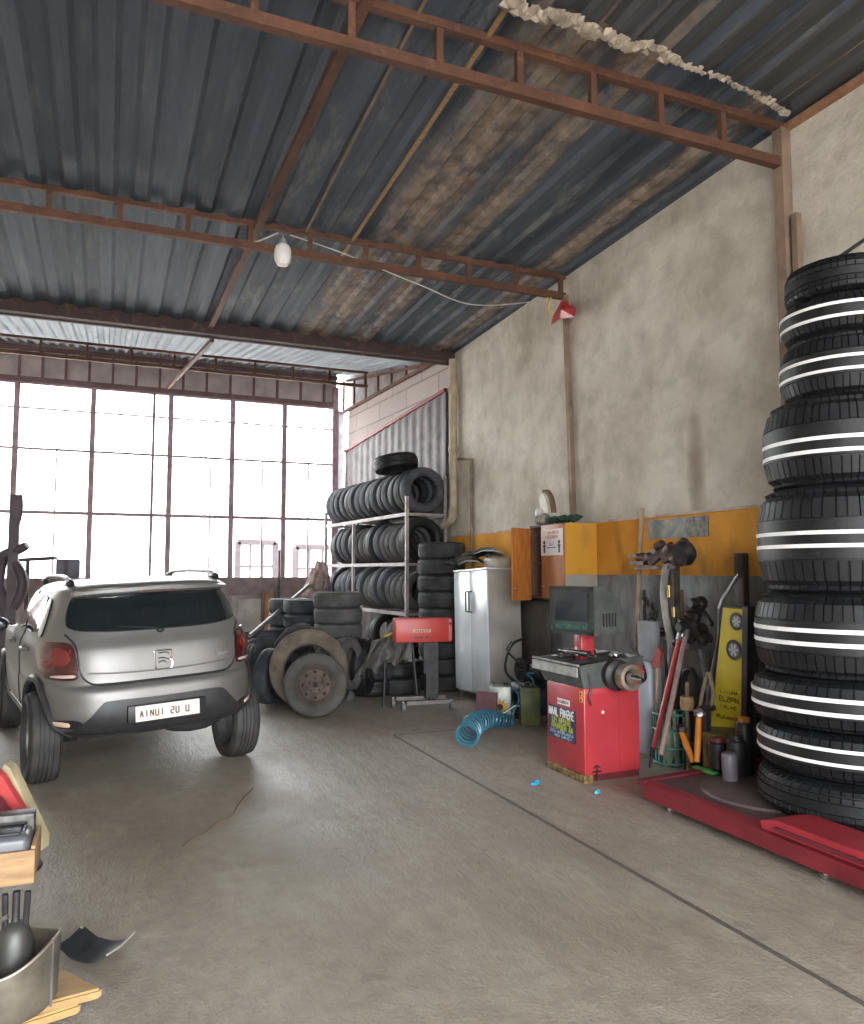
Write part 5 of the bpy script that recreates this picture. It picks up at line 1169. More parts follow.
# dark clamp head on a thick grey tube
t = thing('jack_stand', 'tall stand with a greasy dark clamp head on a thick grey tube', 'stand', (4.45, wx_(662, 600).y, 0))
bm = nb()
def W4(x, y, X=4.4): return wx_(x, y, X)
bar(bm, W4(630, 556), W4(650, 556), .05, .03); bar(bm, W4(632, 563, 4.44), W4(646, 563, 4.44), .06, .04); bar(bm, W4(636, 568, 4.42), W4(677, 567, 4.42), .04, .03)
bar(bm, W4(645, 560), W4(661, 547, 4.38), .06, .05); bar(bm, W4(650, 563, 4.36), W4(672, 545, 4.4), .05, .06); bar(bm, W4(657, 545), W4(668, 562), .05, .05); bar(bm, W4(664, 560, 4.36), W4(690, 547, 4.4), .07, .06); bar(bm, W4(668, 548, 4.45), W4(680, 564, 4.38), .06, .05)
for x, y, r in ((660, 546, .045), (670, 551, .06), (652, 557, .045), (683, 544, .04), (677, 560, .05), (641, 557, .035)):
    lathe(bm, [(r * .6, -.05), (r, -.035), (r, .035), (r * .6, .05)], 16, Matrix.Translation(W4(x, y, 4.38)) @ Matrix.Rotation(rad(x * 7 % 90), 4, 'Y') @ Matrix.Rotation(rad(y * 13 % 80), 4, 'X'))
hd = obj('clamp_head', bm, mat('rusty_grease', (.10, .06, .05), .5, .4, .6, 16), t, world=True)
bm = nb(); lathe(bm, [(.09, -.05), (.11, 0), (.09, .05)], 24, Matrix.Translation(wx_(684, 553, 4.36)) @ Matrix.Rotation(rad(70), 4, 'Y')); obj('round_cover', bm, M_dark, hd, world=True)
bm = nb(); tube(bm, smooth_path([wx_(x, y, 4.42) for x, y in ((668, 560), (664, 590), (667, 620), (672, 650), (666, 690), (660, 730))] , 8), .035, 12); obj('grey_tube', bm, mat('grey_tube', (.33, .31, .29), .55, .1, .3, 8), t, world=True)
bm = nb(); a, b = wx_(673, 565, 4.46), wx_(673, 640, 4.46); bar(bm, a, (b.x, b.y, 0.0), .09, .07); obj('column', bm, mat('dark_olive_column', (.09, .08, .06), .6, .2, .5, 8), t, world=True)
bm = nb(); a = wx_(669, 590, 4.35); lathe(bm, [(.018, 0), (.018, .10)], 12, Matrix.Translation(a - Vector((0, 0, .06)))); obj('brass_nipple', bm, mat('brass_b', (.5, .38, .15), .35, .9), t, world=True); bm = nb(); lathe(bm, [(.018, 0), (.018, .08)], 12, Matrix.Translation(wx_(674, 617, 4.35))); obj('brass_nipple', bm, mat('brass', (.5, .38, .15), .35, .9), t, world=True)
# chained hooks
t = thing('hook_chain', 'dark chain with hooks hanging between the tan pole and the grey tube', 'chain', tuple(wx_(651, 632, 4.5)))
bm = nb()
for k, (x, y) in enumerate([(645, 600), (648, 603), (652, 606), (655, 611), (653, 616), (652, 621), (655, 626), (658, 630), (650, 632), (644, 630), (662, 632)]):
    p = wx_(x, y, 4.5); a = k * 1.1
    tube(bm, [p + Vector((.02 * math.sin(a) * math.cos(q), .03 * math.cos(q), .03 * math.sin(q))) for q in [2 * PI * j / 10 for j in range(10)]], .010, 6, closed=True)
obj('chain_links', bm, M_dark, t, world=True)
bm = nb(); tube(bm, [wx_(638, 632, 4.52), wx_(672, 633, 4.5)], .014, 8); obj('hanging_bar', bm, M_dark, t, world=True)
# rolled pale sheet / cylinder
p = wx_(650, 700, 4.3); zt_ = wx_(650, 661, 4.3).z
t = thing('pale_cylinder', 'tall pale bluish cylinder standing right beside the balancer', 'cylinder', (4.3, p.y, 0))
bm = nb(); lathe(bm, [(.075, 0), (.095, .02), (.105, .1), (.11, zt_ - .03), (.10, zt_ - .005), (.09, zt_), (.08, zt_ - .02)], 32); obj('shell', bm, mat('pale_blue_plastic', (.36, .38, .42), .45, 0, .2, 4), t)
bm = nb(); a, b = wx_(651, 660, 4.45), wx_(651, 620, 4.5); box(bm, (4.40, a.y - .13, .2), (4.46, a.y + .13, b.z), bev=.02); tag(obj('grey_sheet', bm, mat('grey_blue_sheet', (.20, .21, .23), .6)), 'grey sheet standing behind the pale cylinder', 'panel')
# red-handled shovel
t = thing('red_shovel', 'thin tan handled tool with a small red blade upwards', 'shovel', tuple(wx_(656, 740, 4.2)))
bm = nb(); a = wx_(657, 668, 4.2); tube(bm, [a, (a.x, a.y + .03, .02)], .012, 8); obj('handle', bm, M_pole, t, world=True)
bm = nb(); P = [wx_(x, y, 4.2) for x, y in ((657, 646), (661, 652), (659, 668), (653, 668), (652, 660))]; A = [bm.verts.new(q) for q in P]; B_ = [bm.verts.new(q + Vector((.03, .01, 0))) for q in P]
bm.faces.new(A); bm.faces.new(B_[::-1]); [bm.faces.new((A[i], A[(i + 1) % 5], B_[(i + 1) % 5], B_[i])) for i in range(5)]; obj('blade', bm, mat('faded_red', (.32, .06, .05), .6), t, world=True)
# long red bars
for k, (x0_, y0_, x1_, y1__, nm, m) in enumerate(((679, 640, 655, 742, 'long red pole leaning across in front of the grey tube', M_red), (685, 638, 668, 720, 'long grey-pink pole leaning right of the red one', mat('grey_pink', (.30, .20, .18), .6)))):
    a, b = wx_(x0_, y0_, 4.30), wx_(x1_, y1__, 4.0); d = (b - a); e = a + d * ((a.z - .17) / (a.z - b.z)) if b.z > .17 else b
    bm = nb(); tube(bm, [a, e], .020, 10); tt = thing('lever_bar', nm, 'bar', tuple(e)); obj('bar', bm, m, tt, world=True)
    bm = nb(); tube(bm, [a - d * .0, a - d.normalized() * .08], .028, 10); obj('end_grip', bm, M_steel, tt, world=True)
bm = nb(); a, b = wx_(653, 742, 4.0), wx_(650, 772, 3.95); tube(bm, [a, (b.x, b.y, .02)], .012, 8); tag(obj('thin_rod', bm, M_dark), 'thin dark rod standing at the foot of the red pole', 'rod')
# second dark clamp with motor-like head
t = thing('impact_wrench', 'dark greasy impact tool head hanging before the grey wall', 'power tool', tuple(wx_(692, 630, 4.45)))
bm = nb()
lathe(bm, [(.05, -.09), (.075, -.06), (.075, .06), (.055, .1)], 20, Matrix.Translation(W4(695, 632, 4.46)) @ Matrix.Rotation(rad(75), 4, 'X'))
lathe(bm, [(.04, -.07), (.06, -.04), (.06, .05), (.04, .08)], 20, Matrix.Translation(W4(698, 606, 4.46)) @ Matrix.Rotation(rad(50), 4, 'X'))
for a_, b_, w_ in (((698, 606), (690, 640), .07), ((680, 622), (700, 628), .06), ((690, 640), (677, 640), .06), ((700, 630), (710, 640), .05), ((684, 618), (686, 650), .04), ((704, 612), (712, 625), .03)): bar(bm, W4(*a_, 4.47), W4(*b_, 4.44), w_)
for x, y, r in ((688, 633, .05), (703, 640, .045), (678, 643, .04), (690, 615, .04), (683, 624, .04)): lathe(bm, [(r * .6, -.04), (r, -.025), (r, .025), (r * .6, .04)], 14, Matrix.Translation(W4(x, y, 4.42)) @ Matrix.Rotation(rad(x * 7 % 90), 4, 'Y'))
obj('tool_body', bm, mat('black_brown_grease', (.05, .042, .038), .45, .5, .5, 18), t, world=True)
for q_ in ((687, 627),):
    bm = nb(); lathe(bm, [(.05, 0), (.055, .03), (.04, .09)], 18, Matrix.Translation(wx_(687, 627, 4.36)) @ Matrix.Rotation(-PI / 2, 4, 'Y')); obj('black_socket', bm, M_black, t, world=True)
bm = nb(); lathe(bm, [(.04, 0), (.045, .03), (.03, .07)], 18, Matrix.Translation(wx_(697, 603, 4.4)) @ Matrix.Rotation(-PI / 2, 4, 'Y')); obj('black_socket', bm, M_black, t, world=True)
bm = nb(); a = wx_(694, 650, 4.5); bar(bm, (4.52, a.y, .16), (4.52, a.y, a.z), .26, .04); obj('back_plate', bm, mat('grey_brown_plate', (.12, .105, .09), .6, .2, .4, 5), t, world=True)
# upright dark post and bright lever
p = wx_(741, 553, 4.62); q = wx_(741, 590, 4.62); bm = nb(); bar(bm, (4.62, q.y, .0), (4.62, p.y, p.z), .10, .06, bev=.01); tt = thing('dark_post', 'dark wooden post standing against the wall behind the yellow sign board', 'post', (4.62, p.y, .0)); obj('timber', bm, mat('dark_timber', (.05, .035, .03), .6, 0, .4, 6), tt, world=True)
bm = nb(); lathe(bm, [(.012, -.02), (.012, .02)], 12, Matrix.Translation(wx_(739, 576, 4.57)) @ Matrix.Rotation(PI / 2, 4, 'Y')); obj('bolt', bm, M_steel, tt, world=True)
bm = nb(); tube(bm, smooth_path([wx_(737, 577, 4.52), wx_(730, 588, 4.5), wx_(723, 598, 4.47), wx_(719, 609, 4.45)], 5), .016, 8); tube(bm, smooth_path([wx_(719, 609, 4.45), wx_(718, 640, 4.42), wx_(711, 675, 4.4), wx_(706, 710, 4.35)], 6), .010, 8)
tag(obj('bent_lever', bm, M_steel), 'bent bright steel lever leaning left of the yellow sign board', 'lever')
# yellow board
t = thing('yellow_board', 'tall yellow board with two round tyre pictures and dark edge', 'sign board', tuple(wx_(735, 765, 4.35)))
xf = 4.30; P = [(723, 606), (748, 608), (744, 775), (706, 772)]; A3 = [wx_(*q, xf) for q in P]; tl, tr_, br_, bl_ = A3
def bil(u, v): return tl.lerp(tr_, u).lerp(bl_.lerp(br_, u), v)
bm = nb(); A = [bm.verts.new(q) for q in A3]; bk = [q + Vector((.035, .015, 0)) for q in A3]; B_ = [bm.verts.new(q) for q in bk]
bm.faces.new(A); bm.faces.new(B_[::-1]); [bm.faces.new((A[i], A[(i + 1) % 4], B_[(i + 1) % 4], B_[i])) for i in range(4)]; obj('backing', bm, mat('dark_olive_backing', (.05, .045, .01), .6), t, world=True)
def quad(name, u0, v0, u1, v1, m, off=.004, thick=.003):
    bm = nb(); q = [bil(u0, v0), bil(u1, v0), bil(u1, v1), bil(u0, v1)]; A = [bm.verts.new(p - Vector((off, 0, 0))) for p in q]; B_ = [bm.verts.new(p - Vector((off - thick, 0, 0))) for p in q]
    bm.faces.new(A); bm.faces.new(B_[::-1]); [bm.faces.new((A[i], A[(i + 1) % 4], B_[(i + 1) % 4], B_[i])) for i in range(4)]; return obj(name, bm, m, t, world=True, smooth=0)
quad('yellow_face', .02, .01, .96, .72, mat('sign_yellow', (.50, .40, .012), .5, 0, .15, 4), .004)
quad('lower_face', .02, .72, .96, 1, mat('olive_yellow', (.14, .12, .015), .6, 0, .4, 6), .004)
for (u, v, sc) in ((.62, .085, .085), (.58, .255, .105)):
    c = bil(u, v); r = .075 if v > .2 else .066
    bm = nb(); Mr = Matrix.Translation(c - Vector((.009, 0, 0))) @ Matrix.Rotation(-PI / 2, 4, 'Y')
    lathe(bm, [(r, 0), (r, .003), (r * .68, .003), (r * .68, 0)], 28, Mr, closed=True); ro = obj('tyre_picture', bm, M_black, t, world=True)
    bm = nb(); lathe(bm, [(r * .68, 0), (r * .68, .002), (.001, .002)], 28, Mr, cap=False); obj('disc', bm, mat('grey_print', (.16, .16, .17), .5), ro, world=True)
    bm = nb()
    for k in range(6):
        a = 2 * PI * k / 6; bar(bm, c + Vector((-.0125, math.cos(a) * r * .1, math.sin(a) * r * .1)), c + Vector((-.0125, math.cos(a) * r * .62, math.sin(a) * r * .62)), r * .2, .002, (1, 0, 0))
    obj('spokes', bm, mat('light_print', (.45, .45, .48), .5), ro, world=True)
dU = (bl_.lerp(br_, 1) - bl_).normalized(); 
for v, n_, w_, h_, sd in ((.51, 6, .18, .022, 51), (.555, 5, .20, .035, 52), (.60, 5, .18, .025, 53), (.665, 7, .22, .025, 54)):
    c = bil(.52, v) - Vector((.009, 0, 0)); bm = nb(); glyphs(bm, n_, w_, h_, Matrix.Translation(c) @ Matrix(((0, 1, 0, 0), (-1, 0, 0, 0), (0, 0, 1, 0), (0, 0, 0, 1))), sd, .22); obj('letter_row', bm, mat('olive_ink', (.12, .10, .02), .6), t, world=True)
bm = nb(); q0, q1 = bil(1.03, -.01), bil(1.06, 1.0); bar(bm, q0, q1, .05, .07); obj('black_edge', bm, M_black, t, world=True)
# smaller tools on the platform
M_org = mat('orange_handle', (.62, .22, .02), .5, 0, .2, 8)
for k, (L, nm) in enumerate((([(681, 731), (693, 769)], 'orange handle slanting down to the platform'), ([(699, 716), (697, 768)], 'orange handle standing upright right of the slanting one'))):
    a, b = wx_(*L[0], 4.05), wx_(*L[1], 3.95); tt = thing('hammer', nm, 'hammer', (b.x, b.y, .17)); b = Vector((b.x, b.y, .18)); bm = nb(); tube(bm, [a, a.lerp(b, .5), b], [.02, .024, .02], 12); obj('handle', bm, M_org, tt, world=True)
    bm = nb(); blob(bm, a + Vector((0, 0, .02)), (.035, .05, .035), 2, .1, seed=k); obj('head', bm, [M_dark, M_steel][k], tt, world=True)
a = wx_(687, 703, 4.2); tt = thing('wooden_mallet', 'mallet with a short tan wooden head behind the orange handles', 'mallet', (4.2, a.y, 0)); bm = nb(); lathe(bm, [(.05, -.05), (.056, 0), (.05, .05)], 20, Matrix.Translation(a)); obj('head', bm, M_wood, tt, world=True)
bm = nb(); tube(bm, [a, (4.2, a.y, .0)], .016, 10); tube(bm, [a, wx_(687, 682, 4.2)], .016, 10); obj('handle', bm, M_wooddk, tt, world=True)
tt = thing('pipe_fork', 'two-pronged rusty steel fork standing between the mallet and yellow board', 'tool', tuple(wx_(704, 770, 4.2))); bm = nb()
tube(bm, smooth_path([wx_(700, 707, 4.2), wx_(703, 690, 4.2), wx_(708, 672, 4.2)], 5), .014, 8); tube(bm, smooth_path([wx_(712, 706, 4.2), wx_(713, 690, 4.2), wx_(709, 672, 4.2)], 5), .014, 8); obj('prongs', bm, mat('tan_steel', (.28, .22, .15), .6, .3), tt, world=True)
bm = nb(); q = wx_(706, 708, 4.2); bar(bm, (q.x, q.y, .16), q + Vector((0, 0, .02)), .05, .04); tube(bm, [wx_(698, 708, 4.2), wx_(714, 708, 4.2)], .02, 10); obj('shank', bm, M_dark, tt, world=True)
tt = thing('green_basket', 'green wire basket of bottles standing behind the slanting orange handle', 'basket', tuple(wx_(671, 755, 4.25))); q = wx_(671, 752, 4.25); q.z = 0
H_ = wx_(671, 713, 4.25).z
bm = nb()
for z in (.02, H_ * .35, H_ * .7, H_): tube(bm, [(q.x + .14 * math.cos(a), q.y + .13 * math.sin(a), z) for a in [2 * PI * k / 20 for k in range(20)]], .010, 6, closed=True)
for k in range(14): a = 2 * PI * k / 14; tube(bm, [(q.x + .12 * math.cos(a), q.y + .11 * math.sin(a), .01), (q.x + .14 * math.cos(a), q.y + .13 * math.sin(a), H_)], .006, 6)
obj('wire_frame', bm, mat('green_wire', (.08, .26, .20), .5, 0, .4, 9), tt, world=True)
for k, (dx, dy, c_) in enumerate(((-.05, .04, (.06, .14, .11)), (.0, -.05, (.20, .22, .16)), (.05, .03, (.05, .09, .08)), (-.05, -.04, (.25, .26, .18)))):
    bm = nb(); lathe(bm, [(.04, 0), (.042, .2), (.018, .30), (.016, H_ + .05 - .03 * k)], 16, Matrix.Translation((q.x + dx, q.y + dy, .005))); tag(obj('bottle', bm, mat('bottle%d' % k, c_, .3, 0, .4, 9)), ['dark green', 'dull grey', 'blackish green', 'dull beige'][k] + ' bottle standing in the green wire basket', 'bottle')
def jar(name, px, py, x, r, m, label, cat, top=None, lid=None):
    p = wx_(px, py, x); zt = wx_(px, top, x).z; tt = thing(name, label, cat, (x, p.y, .16)); h_ = zt - .16
    bm = nb(); lathe(bm, [(r * .85, 0), (r * .95, h_ * .04), (r, h_ * .8), (r * .97, h_ * .95), (r * .8, h_)], 24); obj('side', bm, m, tt)
    if lid: bm = nb(); lathe(bm, [(r * .7, h_), (r * .7, h_ + .03), (.001, h_ + .032)], 20, cap=False); obj('lid', bm, lid, tt)
jar('tin_cup', 730, 778, 3.85, .052, mat('mauve_grey_tin', (.20, .17, .20), .5, .2), 'ribbed mauve-grey tin cup on the platform before the jars', 'cup', 753)
jar('jar', 718, 768, 4.0, .06, M_black, 'black jar behind and left of the grey tin cup', 'jar', 742, M_redd)
jar('jar', 737, 768, 4.0, .065, M_dark, 'dark jar half hidden behind the grey tin cup', 'jar', 740, M_black)
jar('jar', 745, 760, 4.1, .06, M_black, 'tall dark bottle-like jar between the yellow board and tyre stack', 'jar', 722, M_woodo)
q = wx_(714, 765, 4.15); bm = nb(); box(bm, (4.1, q.y - .06, 0), (4.2, q.y + .06, wx_(714, 733, 4.15).z), bev=.006); tag(obj('yellow_carton', bm, mat('dull_yellow_carton', (.16, .12, .04), .7)), 'dull yellow-brown carton standing at the foot of the yellow board', 'carton')
q = atz(705, 771, .16); bm = nb(); box(bm, (q.x - .03, q.y - .10, .157), (q.x + .03, q.y + .10, .175), bev=.004); tag(obj('green_strip', bm, mat('bright_green', (.05, .28, .05), .5)), 'bright green plastic strip lying at the platform end', 'strip')
# more odds and ends leaning between the stands
for k, (x0_, y0_, x1_, X0, r, m, nm) in enumerate(((644, 590, 647, 4.6, .016, M_dark, 'dark thin bar leaning right behind the tan pole'), (681, 590, 689, 4.58, .018, M_wooddk, 'old brown wooden stick leaning behind the impact tool'), (700, 650, 722, 4.45, .014, M_steel, 'thin worn steel bar leaning to the right behind the fork'), (664, 640, 673, 4.35, .013, M_dark, 'dark bent bar standing behind the red pole'))):
    a = wx_(x0_, y0_, X0); b = wx_(x1_, 740, X0 - .15); bm = nb(); tube(bm, [a, (b.x, b.y, .0 if b.y > 4.4 else .16)], r, 8); tag(obj('leaning_bar', bm, m), nm, 'bar')
for k, (px, py, X, w_, h_, m, nm) in enumerate(((697, 768, 4.35, .11, .22, M_dark, 'low dark tool box behind the orange handles'), (726, 768, 4.25, .10, .26, M_black, 'black box behind the jars under the yellow board'), (668, 758, 4.5, .12, .30, M_wooddk, 'dark brown box against the wall behind the green basket'))):
    p = wx_(px, py, X); z0_ = 0 if p.y > 4.3 else .157; bm = nb(); box(bm, (X - .07, p.y - w_ / 2, z0_), (X + .07, p.y + w_ / 2, z0_ + h_), bev=.008); box(bm, (X - .075, p.y - w_ / 2 - .004, z0_ + h_ - .04), (X + .075, p.y + w_ / 2 + .004, z0_ + h_ - .025)); tag(obj('tool_box', bm, m), nm, 'box')
bm = nb(); c = wx_(690, 690, 4.4)
for k in range(3): tube(bm, [(c.x + .01 * k, c.y + (.10 - .012 * k) * math.cos(a), c.z + .17 * math.sin(a)) for a in [2 * PI * j / 26 for j in range(26)]], .011, 8, closed=True)
tag(obj('cable_loop', bm, M_black), 'black cable hanging in a loop below the impact tool', 'cable')
# sign on the wall
t = thing('wall_sign', 'faded picture sticker strip on the orange band of the wall', 'sign', tuple(wx_(677, 528, WX - .004)))
a, b, c = wx_(648, 519, WX - .005), wx_(686, 518, WX - .005), wx_(708, 516, WX - .005); zb_ = wx_(677, 538, WX).z; za_ = wx_(677, 518, WX).z
bm = nb(); box(bm, (WX - .006, b.y, zb_), (WX - .001, a.y, za_)); obj('picture_left', bm, mat('faded_landscape', (.30, .29, .18), .6, 0, .5, 11, col2=(.14, .17, .22)), t, world=True)
bm = nb(); box(bm, (WX - .006, c.y, zb_), (WX - .001, b.y - .004, za_)); obj('picture_right', bm, mat('faded_crowd', (.26, .22, .17), .6, 0, .5, 25, col2=(.06, .06, .07)), t, world=True)

# ------------------------------------------------------------------ foreground left: boards, pan, stand, crate
fz = 2.62
def quadslab(L, z, th, name, m, label, cat):
    bm = nb(); P = [atz(x, y, z) for x, y in L]; A = [bm.verts.new((p.x, p.y, z)) for p in P]; B_ = [bm.verts.new((p.x, p.y, z - th)) for p in P]; n = len(P)
    bm.faces.new(A); bm.faces.new(B_[::-1]); [bm.faces.new((A[i], A[(i + 1) % n], B_[(i + 1) % n], B_[i])) for i in range(n)]
    bmesh.ops.recalc_face_normals(bm, faces=bm.faces); bmesh.ops.bevel(bm, geom=bm.edges[:], offset=.008, segments=2, affect='EDGES'); return tag(obj(name, bm, m), label, cat)
M_board = mat('honey_board', (.38, .23, .09), .55, 0, .2, 3, stretch=(3, 12, 3), coat=.15)
quadslab([(103, 988), (52, 962), (-60, 962), (-110, 1045), (0, 1015)], .105, .035, 'wooden_board', M_board, 'honey coloured wooden board under the metal pan at lower left', 'board')
quadslab([(82, 1003), (40, 985), (-60, 985), (-110, 1065), (10, 1026)], .07, .035, 'wooden_board', mat('honey_board_dark', (.45, .27, .10), .55, 0, .2, 3, stretch=(3, 12, 3)), 'lower honey coloured board peeking out beneath the upper board', 'board')
bm = nb(); P = [atz(x, y, 0) for x, y in ((60, 1010), (30, 990), (-60, 990), (-60, 1050))]; box(bm, (P[2].x - .1, P[3].y, 0), (P[0].x - .05, P[1].y, .035)); tag(obj('floor_batten', bm, M_wooddk), 'dark batten on the floor carrying the two honey boards', 'batten')
# cut metal pan
zb_ = .106; c = atf(3, 985, 2.68); cx_, cy_ = c.x, c.y; r_ = .168
bm = nb(); N = 56; inn, out = [], []
view = math.atan2(-cy_, -cx_)
def rimh(a): return .175 + .055 * max(0, math.cos(a - math.atan2(-.39, .92))) ** 3 - .02 * max(0, math.cos(a - view)) 
for k in range(N):
    a = 2 * PI * k / N; c_, s_ = math.cos(a), math.sin(a); h_ = rimh(a)
    out.append([bm.verts.new((cx_ + c_ * r_ * f, cy_ + s_ * r_ * f, zb_ + z)) for f, z in ((.90, 0), (.98, .02), (1, h_ * .6), (1.02, h_), (.985, h_ + .002), (.96, h_ * .6), (.93, .03), (.0001, .028))])
for k in range(N):
    A, B_ = out[k], out[(k + 1) % N]
    for j in range(7): bm.faces.new((A[j], B_[j], B_[j + 1], A[j + 1]))
bm.faces.new([o[0] for o in out][::-1])
t = thing('metal_pan', 'dented galvanised pan with a slanting cut rim on the wooden board', 'pan', (cx_, cy_, zb_)); obj('pan_wall', bm, mat('galvanised', (.15, .13, .10), .55, .3, .4, 9), t, world=True)
bm = nb(); tube(bm, [(cx_ + math.cos(a) * r_ * 1.0, cy_ + math.sin(a) * r_ * 1.0, zb_ + rimh(a)) for a in [2 * PI * k / N for k in range(N)]], .005, 6, closed=True); obj('rolled_rim', bm, mat('bright_rim', (.30, .26, .21), .4, .5), t, world=True)
bm = nb(); a = math.atan2(-.39, .92) - .1; tube(bm, [(cx_ + math.cos(a) * r_ * 1.01, cy_ + math.sin(a) * r_ * 1.01, zb_ + z) for z in (.01, .1, .225)], .005, 6); obj('side_seam', bm, M_steel, t, world=True)
# pear shaped oiler with long neck
c = atf(14, 960, 2.68); t = thing('oiler', 'dark pear-shaped oiler with a long neck standing in the pan', 'oiler', (c.x, c.y, .135)); z0 = .135
zn = atf(14, 930, 2.68).z; ztop = atf(14, 888, 2.68).z
bm = nb(); H_ = zn - z0 + .02; lathe(bm, [(.05, 0), (.060, .02), (.063, H_ * .45), (.058, H_ * .75), (.045, H_ * .93), (.026, H_ * 1.02), (.012, H_ * 1.04)], 32); obj('bulb', bm, mat('dull_pewter', (.10, .10, .095), .45, .6, .3, 8), t)
bm = nb(); lathe(bm, [(.014, H_), (.012, H_ + .02), (.012, ztop - z0 - .01)], 20); obj('neck', bm, M_dark, t)
bm = nb()
for s in (-1, 1): tube(bm, [(.03 * s, .0, H_ - .02), (.034 * s, .0, ztop - z0 - .015)], .010, 8)
obj('guide_rods', bm, M_dark, t)
# round shelf plate on a leg, carrying the crate
c = atf(-8, 892, 2.75); zt = atf(34, 884, 2.62).z; px_, py_ = c.x, c.y
t = thing('round_stand', 'dark round plate on a leg under the small wooden crate', 'stand', (px_, py_, 0))
bm = nb(); lathe(bm, [(.001, 0), (.14, 0), (.155, .012), (.15, .02), (.001, .014)], 40, Matrix.Translation((px_, py_, zt - .02)), cap=False); obj('plate', bm, M_dark, t, world=True)
bm = nb(); bar(bm, (px_ - .05, py_ + .06, .0), (px_ - .05, py_ + .06, zt - .02), .035); obj('leg', bm, M_black, t, world=True)
bm = nb(); bar(bm, (px_ - .22, py_ + .06, .015), (px_ + .06, py_ + .06, .015), .05, .03); obj('foot', bm, M_black, t, world=True)
bm = nb(); p, q = atf(-6, 925, 2.6), atf(8, 916, 2.6); tube(bm, [p + (p - q), p, q], .008, 8); tag(obj('steel_pin', bm, M_steel), 'short pale metal rod poking in from the left edge above the pan', 'rod')
# crate: an open wooden box, seen at its right corner
zc0, zc1 = zt + .003, atf(20, 850, 2.62).z
A_ = atf(34, 880, 2.62); B1 = atf(42, 870, 2.95); d1 = (Vector((B1.x, B1.y, 0)) - Vector((A_.x, A_.y, 0))); L1 = .30; d1.normalize(); d2 = Vector((-d1.y, d1.x, 0))
def cr(u, v, z): q = Vector((A_.x, A_.y, 0)) + d2 * u + d1 * v; return Vector((q.x, q.y, z))
t = thing('wooden_crate', 'small open wooden crate on the round stand at lower left', 'crate', tuple(cr(.15, .12, zc0)))
Wc, Dc = .34, .26
Mcr = Matrix(((d2.x, d1.x, 0, A_.x), (d2.y, d1.y, 0, A_.y), (0, 0, 1, 0), (0, 0, 0, 1)))
for nm, a, b in (('front_side', (0, 0, zc0), (Wc, .014, zc1)), ('back_side', (0, Dc - .014, zc0), (Wc, Dc, zc1)), ('right_side', (0, .014, zc0), (.014, Dc - .014, zc1 + .01)), ('left_side', (Wc - .014, .014, zc0), (Wc, Dc - .014, zc1)), ('crate_floor', (.014, .014, zc0), (Wc - .014, Dc - .014, zc0 + .012))):
    bm = nb(); box(bm, a, b, Mcr, .002); obj(nm, bm, M_wood, t, world=True)
bm = nb(); box(bm, (.018, .018, zc0 + .014), (Wc - .02, Dc - .10, zc1 + .045), Mcr, .025, 3)
tt = thing('plastic_case', 'grey-black plastic case lying in the wooden crate', 'case', tuple(cr(.15, .1, zc0 + .014))); obj('shell', bm, mat('grey_black_case', (.09, .095, .105), .35, 0, .25, 6, coat=.2), tt, world=True)
bm = nb(); box(bm, (.05, .03, zc1 + .045), (Wc - .05, Dc - .12, zc1 + .052), Mcr, .003); tube(bm, [cr(u, v, zc1 + .05) for u, v in ((.04, .04), (.04, .14), (.2, .14))], .006, 6); obj('raised_lid', bm, M_black, tt, world=True)
bm = nb(); box(bm, (.017, Dc - .095, zc0 + .014), (Wc - .02, Dc - .02, zc1 + .075), Mcr, .008)
tag(obj('metal_block', bm, mat('dark_ribbed', (.10, .095, .09), .5, .3, .5, 30)), 'dark ribbed block standing behind the plastic case in the crate', 'block')
# red panel and slat behind the crate
f_ = 2.95
def slab(L, th, name, m, label, cat, f=f_):
    bm = nb(); P = [atf(x, y, f) for x, y in L]; n = len(P); dv = Vector((math.sin(rad(YAW)), math.cos(rad(YAW)), 0)) * th
    A = [bm.verts.new(p) for p in P]; B_ = [bm.verts.new(p + dv) for p in P]; bm.faces.new(A); bm.faces.new(B_[::-1]); [bm.faces.new((A[i], A[(i + 1) % n], B_[(i + 1) % n], B_[i])) for i in range(n)]
    return tag(obj(name, bm, m, smooth=0), label, cat)
slab([(4, 764), (10, 768), (43, 838), (42, 850), (30, 852), (33, 840), (1, 774)], .05, 'wooden_lath', mat('pale_slat', (.42, .36, .22), .7, 0, .3, 9), 'long pale wooden slat leaning behind the crate', 'slat', 2.98)
slab([(-10, 765), (2, 776), (26, 815), (26, 850), (-30, 850), (-30, 760)], .03, 'red_board', mat('faded_red_panel', (.42, .05, .05), .5, 0, .25, 9), 'faded red board leaning inside the pale slat at the left edge', 'panel', 2.93)
slab([(-30, 780), (-2, 800), (14, 822), (14, 850), (-30, 850)], .03, 'maroon_plate', mat('maroon_plate', (.12, .02, .03), .5), 'dark maroon plate in front of the faded red panel', 'plate', 2.89)
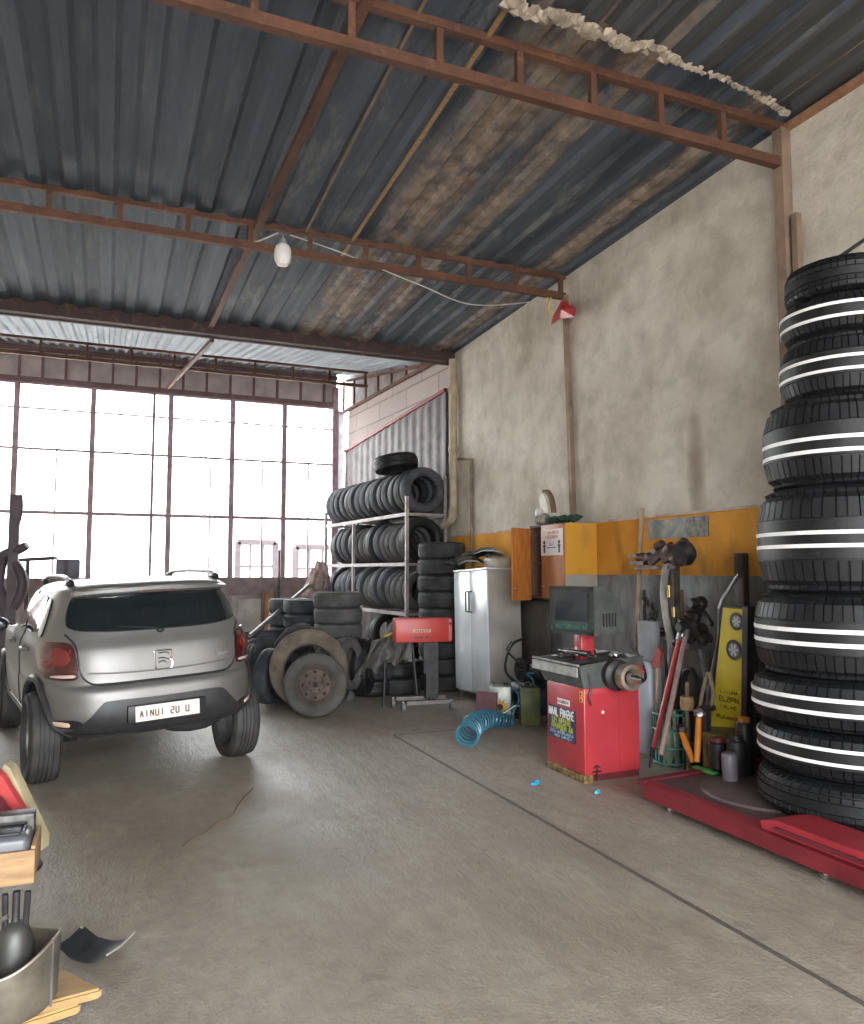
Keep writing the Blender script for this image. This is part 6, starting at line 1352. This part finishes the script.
# dark curved guard on the floor
t = thing('plastic_guard', 'curved dark plastic guard lying on the floor beside the wooden board', 'guard', tuple(atz(95, 965, 0)))
l0, l1, r0, r1 = atz(82, 937, 0), atz(56, 959, 0), atz(134, 950, 0), atz(106, 974, 0)
bm = nb(); rows_ = []
for i in range(17):
    u = i / 16; row = []
    for j in range(7):
        v = j / 6; c = l0.lerp(r0, u).lerp(l1.lerp(r1, u), v); z = .006 + (.05 * max(0, (u - .55) / .45) ** 2 + .035 * max(0, (.3 - u) / .3)) + .01 * abs(2 * v - 1)
        row.append(bm.verts.new((c.x, c.y, z)))
    rows_.append(row)
for i in range(16):
    for j in range(6): bm.faces.new((rows_[i][j], rows_[i][j + 1], rows_[i + 1][j + 1], rows_[i + 1][j]))
g = bmesh.ops.solidify(bm, geom=bm.faces[:], thickness=.006); obj('curved_shell', bm, mat('slate_plastic', (.065, .07, .08), .45, 0, .25, 8), t, world=True, smooth=50)
bm = nb(); tube(bm, [r0.lerp(r1, k / 6) + Vector((0, 0, .06 + .01 * abs(k / 3 - 1))) for k in range(7)], .004, 6); obj('pale_edge', bm, mat('pale_edge', (.4, .38, .34), .5), t, world=True)
bm = nb(); p = atz(84, 937, 0.03); blob(bm, l0 + Vector((0, 0, .045)), (.012, .03, .012), 1, .1); obj('clip', bm, mat('olive_clip', (.3, .28, .2), .6), t, world=True)
# leaf-thin cable on the floor
pts = [atz(x, y, .004) for x, y in ((182, 847), (190, 840), (205, 833), (218, 822), (232, 815), (240, 802), (253, 788))]
bm = nb(); tube(bm, smooth_path(pts, 6), .004, 6); tag(obj('thin_wire', bm, M_wooddk), 'thin brown wire lying on the open floor in front of the car', 'wire')
# ------------------------------------------------------------------ light
w = bpy.data.worlds.new('sky'); SC.world = w; w.use_nodes = True; nt = w.node_tree
bg = nt.nodes['Background']; bg.inputs[0].default_value = (.94, .97, 1, 1); bg.inputs[1].default_value = 3.4
def portal(name, loc, rot, sx, sy):
    l = bpy.data.lights.new(name, 'AREA'); l.shape = 'RECTANGLE'; l.size = sx; l.size_y = sy; l.energy = 1
    l.cycles.is_portal = True
    o = bpy.data.objects.new(name, l); COL.objects.link(o); o.location = loc; o.rotation_euler = rot
portal('window_portal', ((XR - 4.02) / 2, WY + .2, (zs[0] + zs[4]) / 2), (rad(-90), 0, 0), XR + 4.02, zs[0] - zs[4])
portal('door_portal', (.4, -4.15, 2.15), (rad(90), 0, 0), 7.2, 4.3)
vs = SC.view_settings; vs.view_transform = 'Standard'; vs.look = 'None'; vs.gamma = 1; vs.use_curve_mapping = False; vs.exposure = 2.33
SC.cycles.max_bounces = 10; SC.cycles.diffuse_bounces = 6; SC.cycles.use_denoising = True
SC.cycles.sample_clamp_indirect = 8
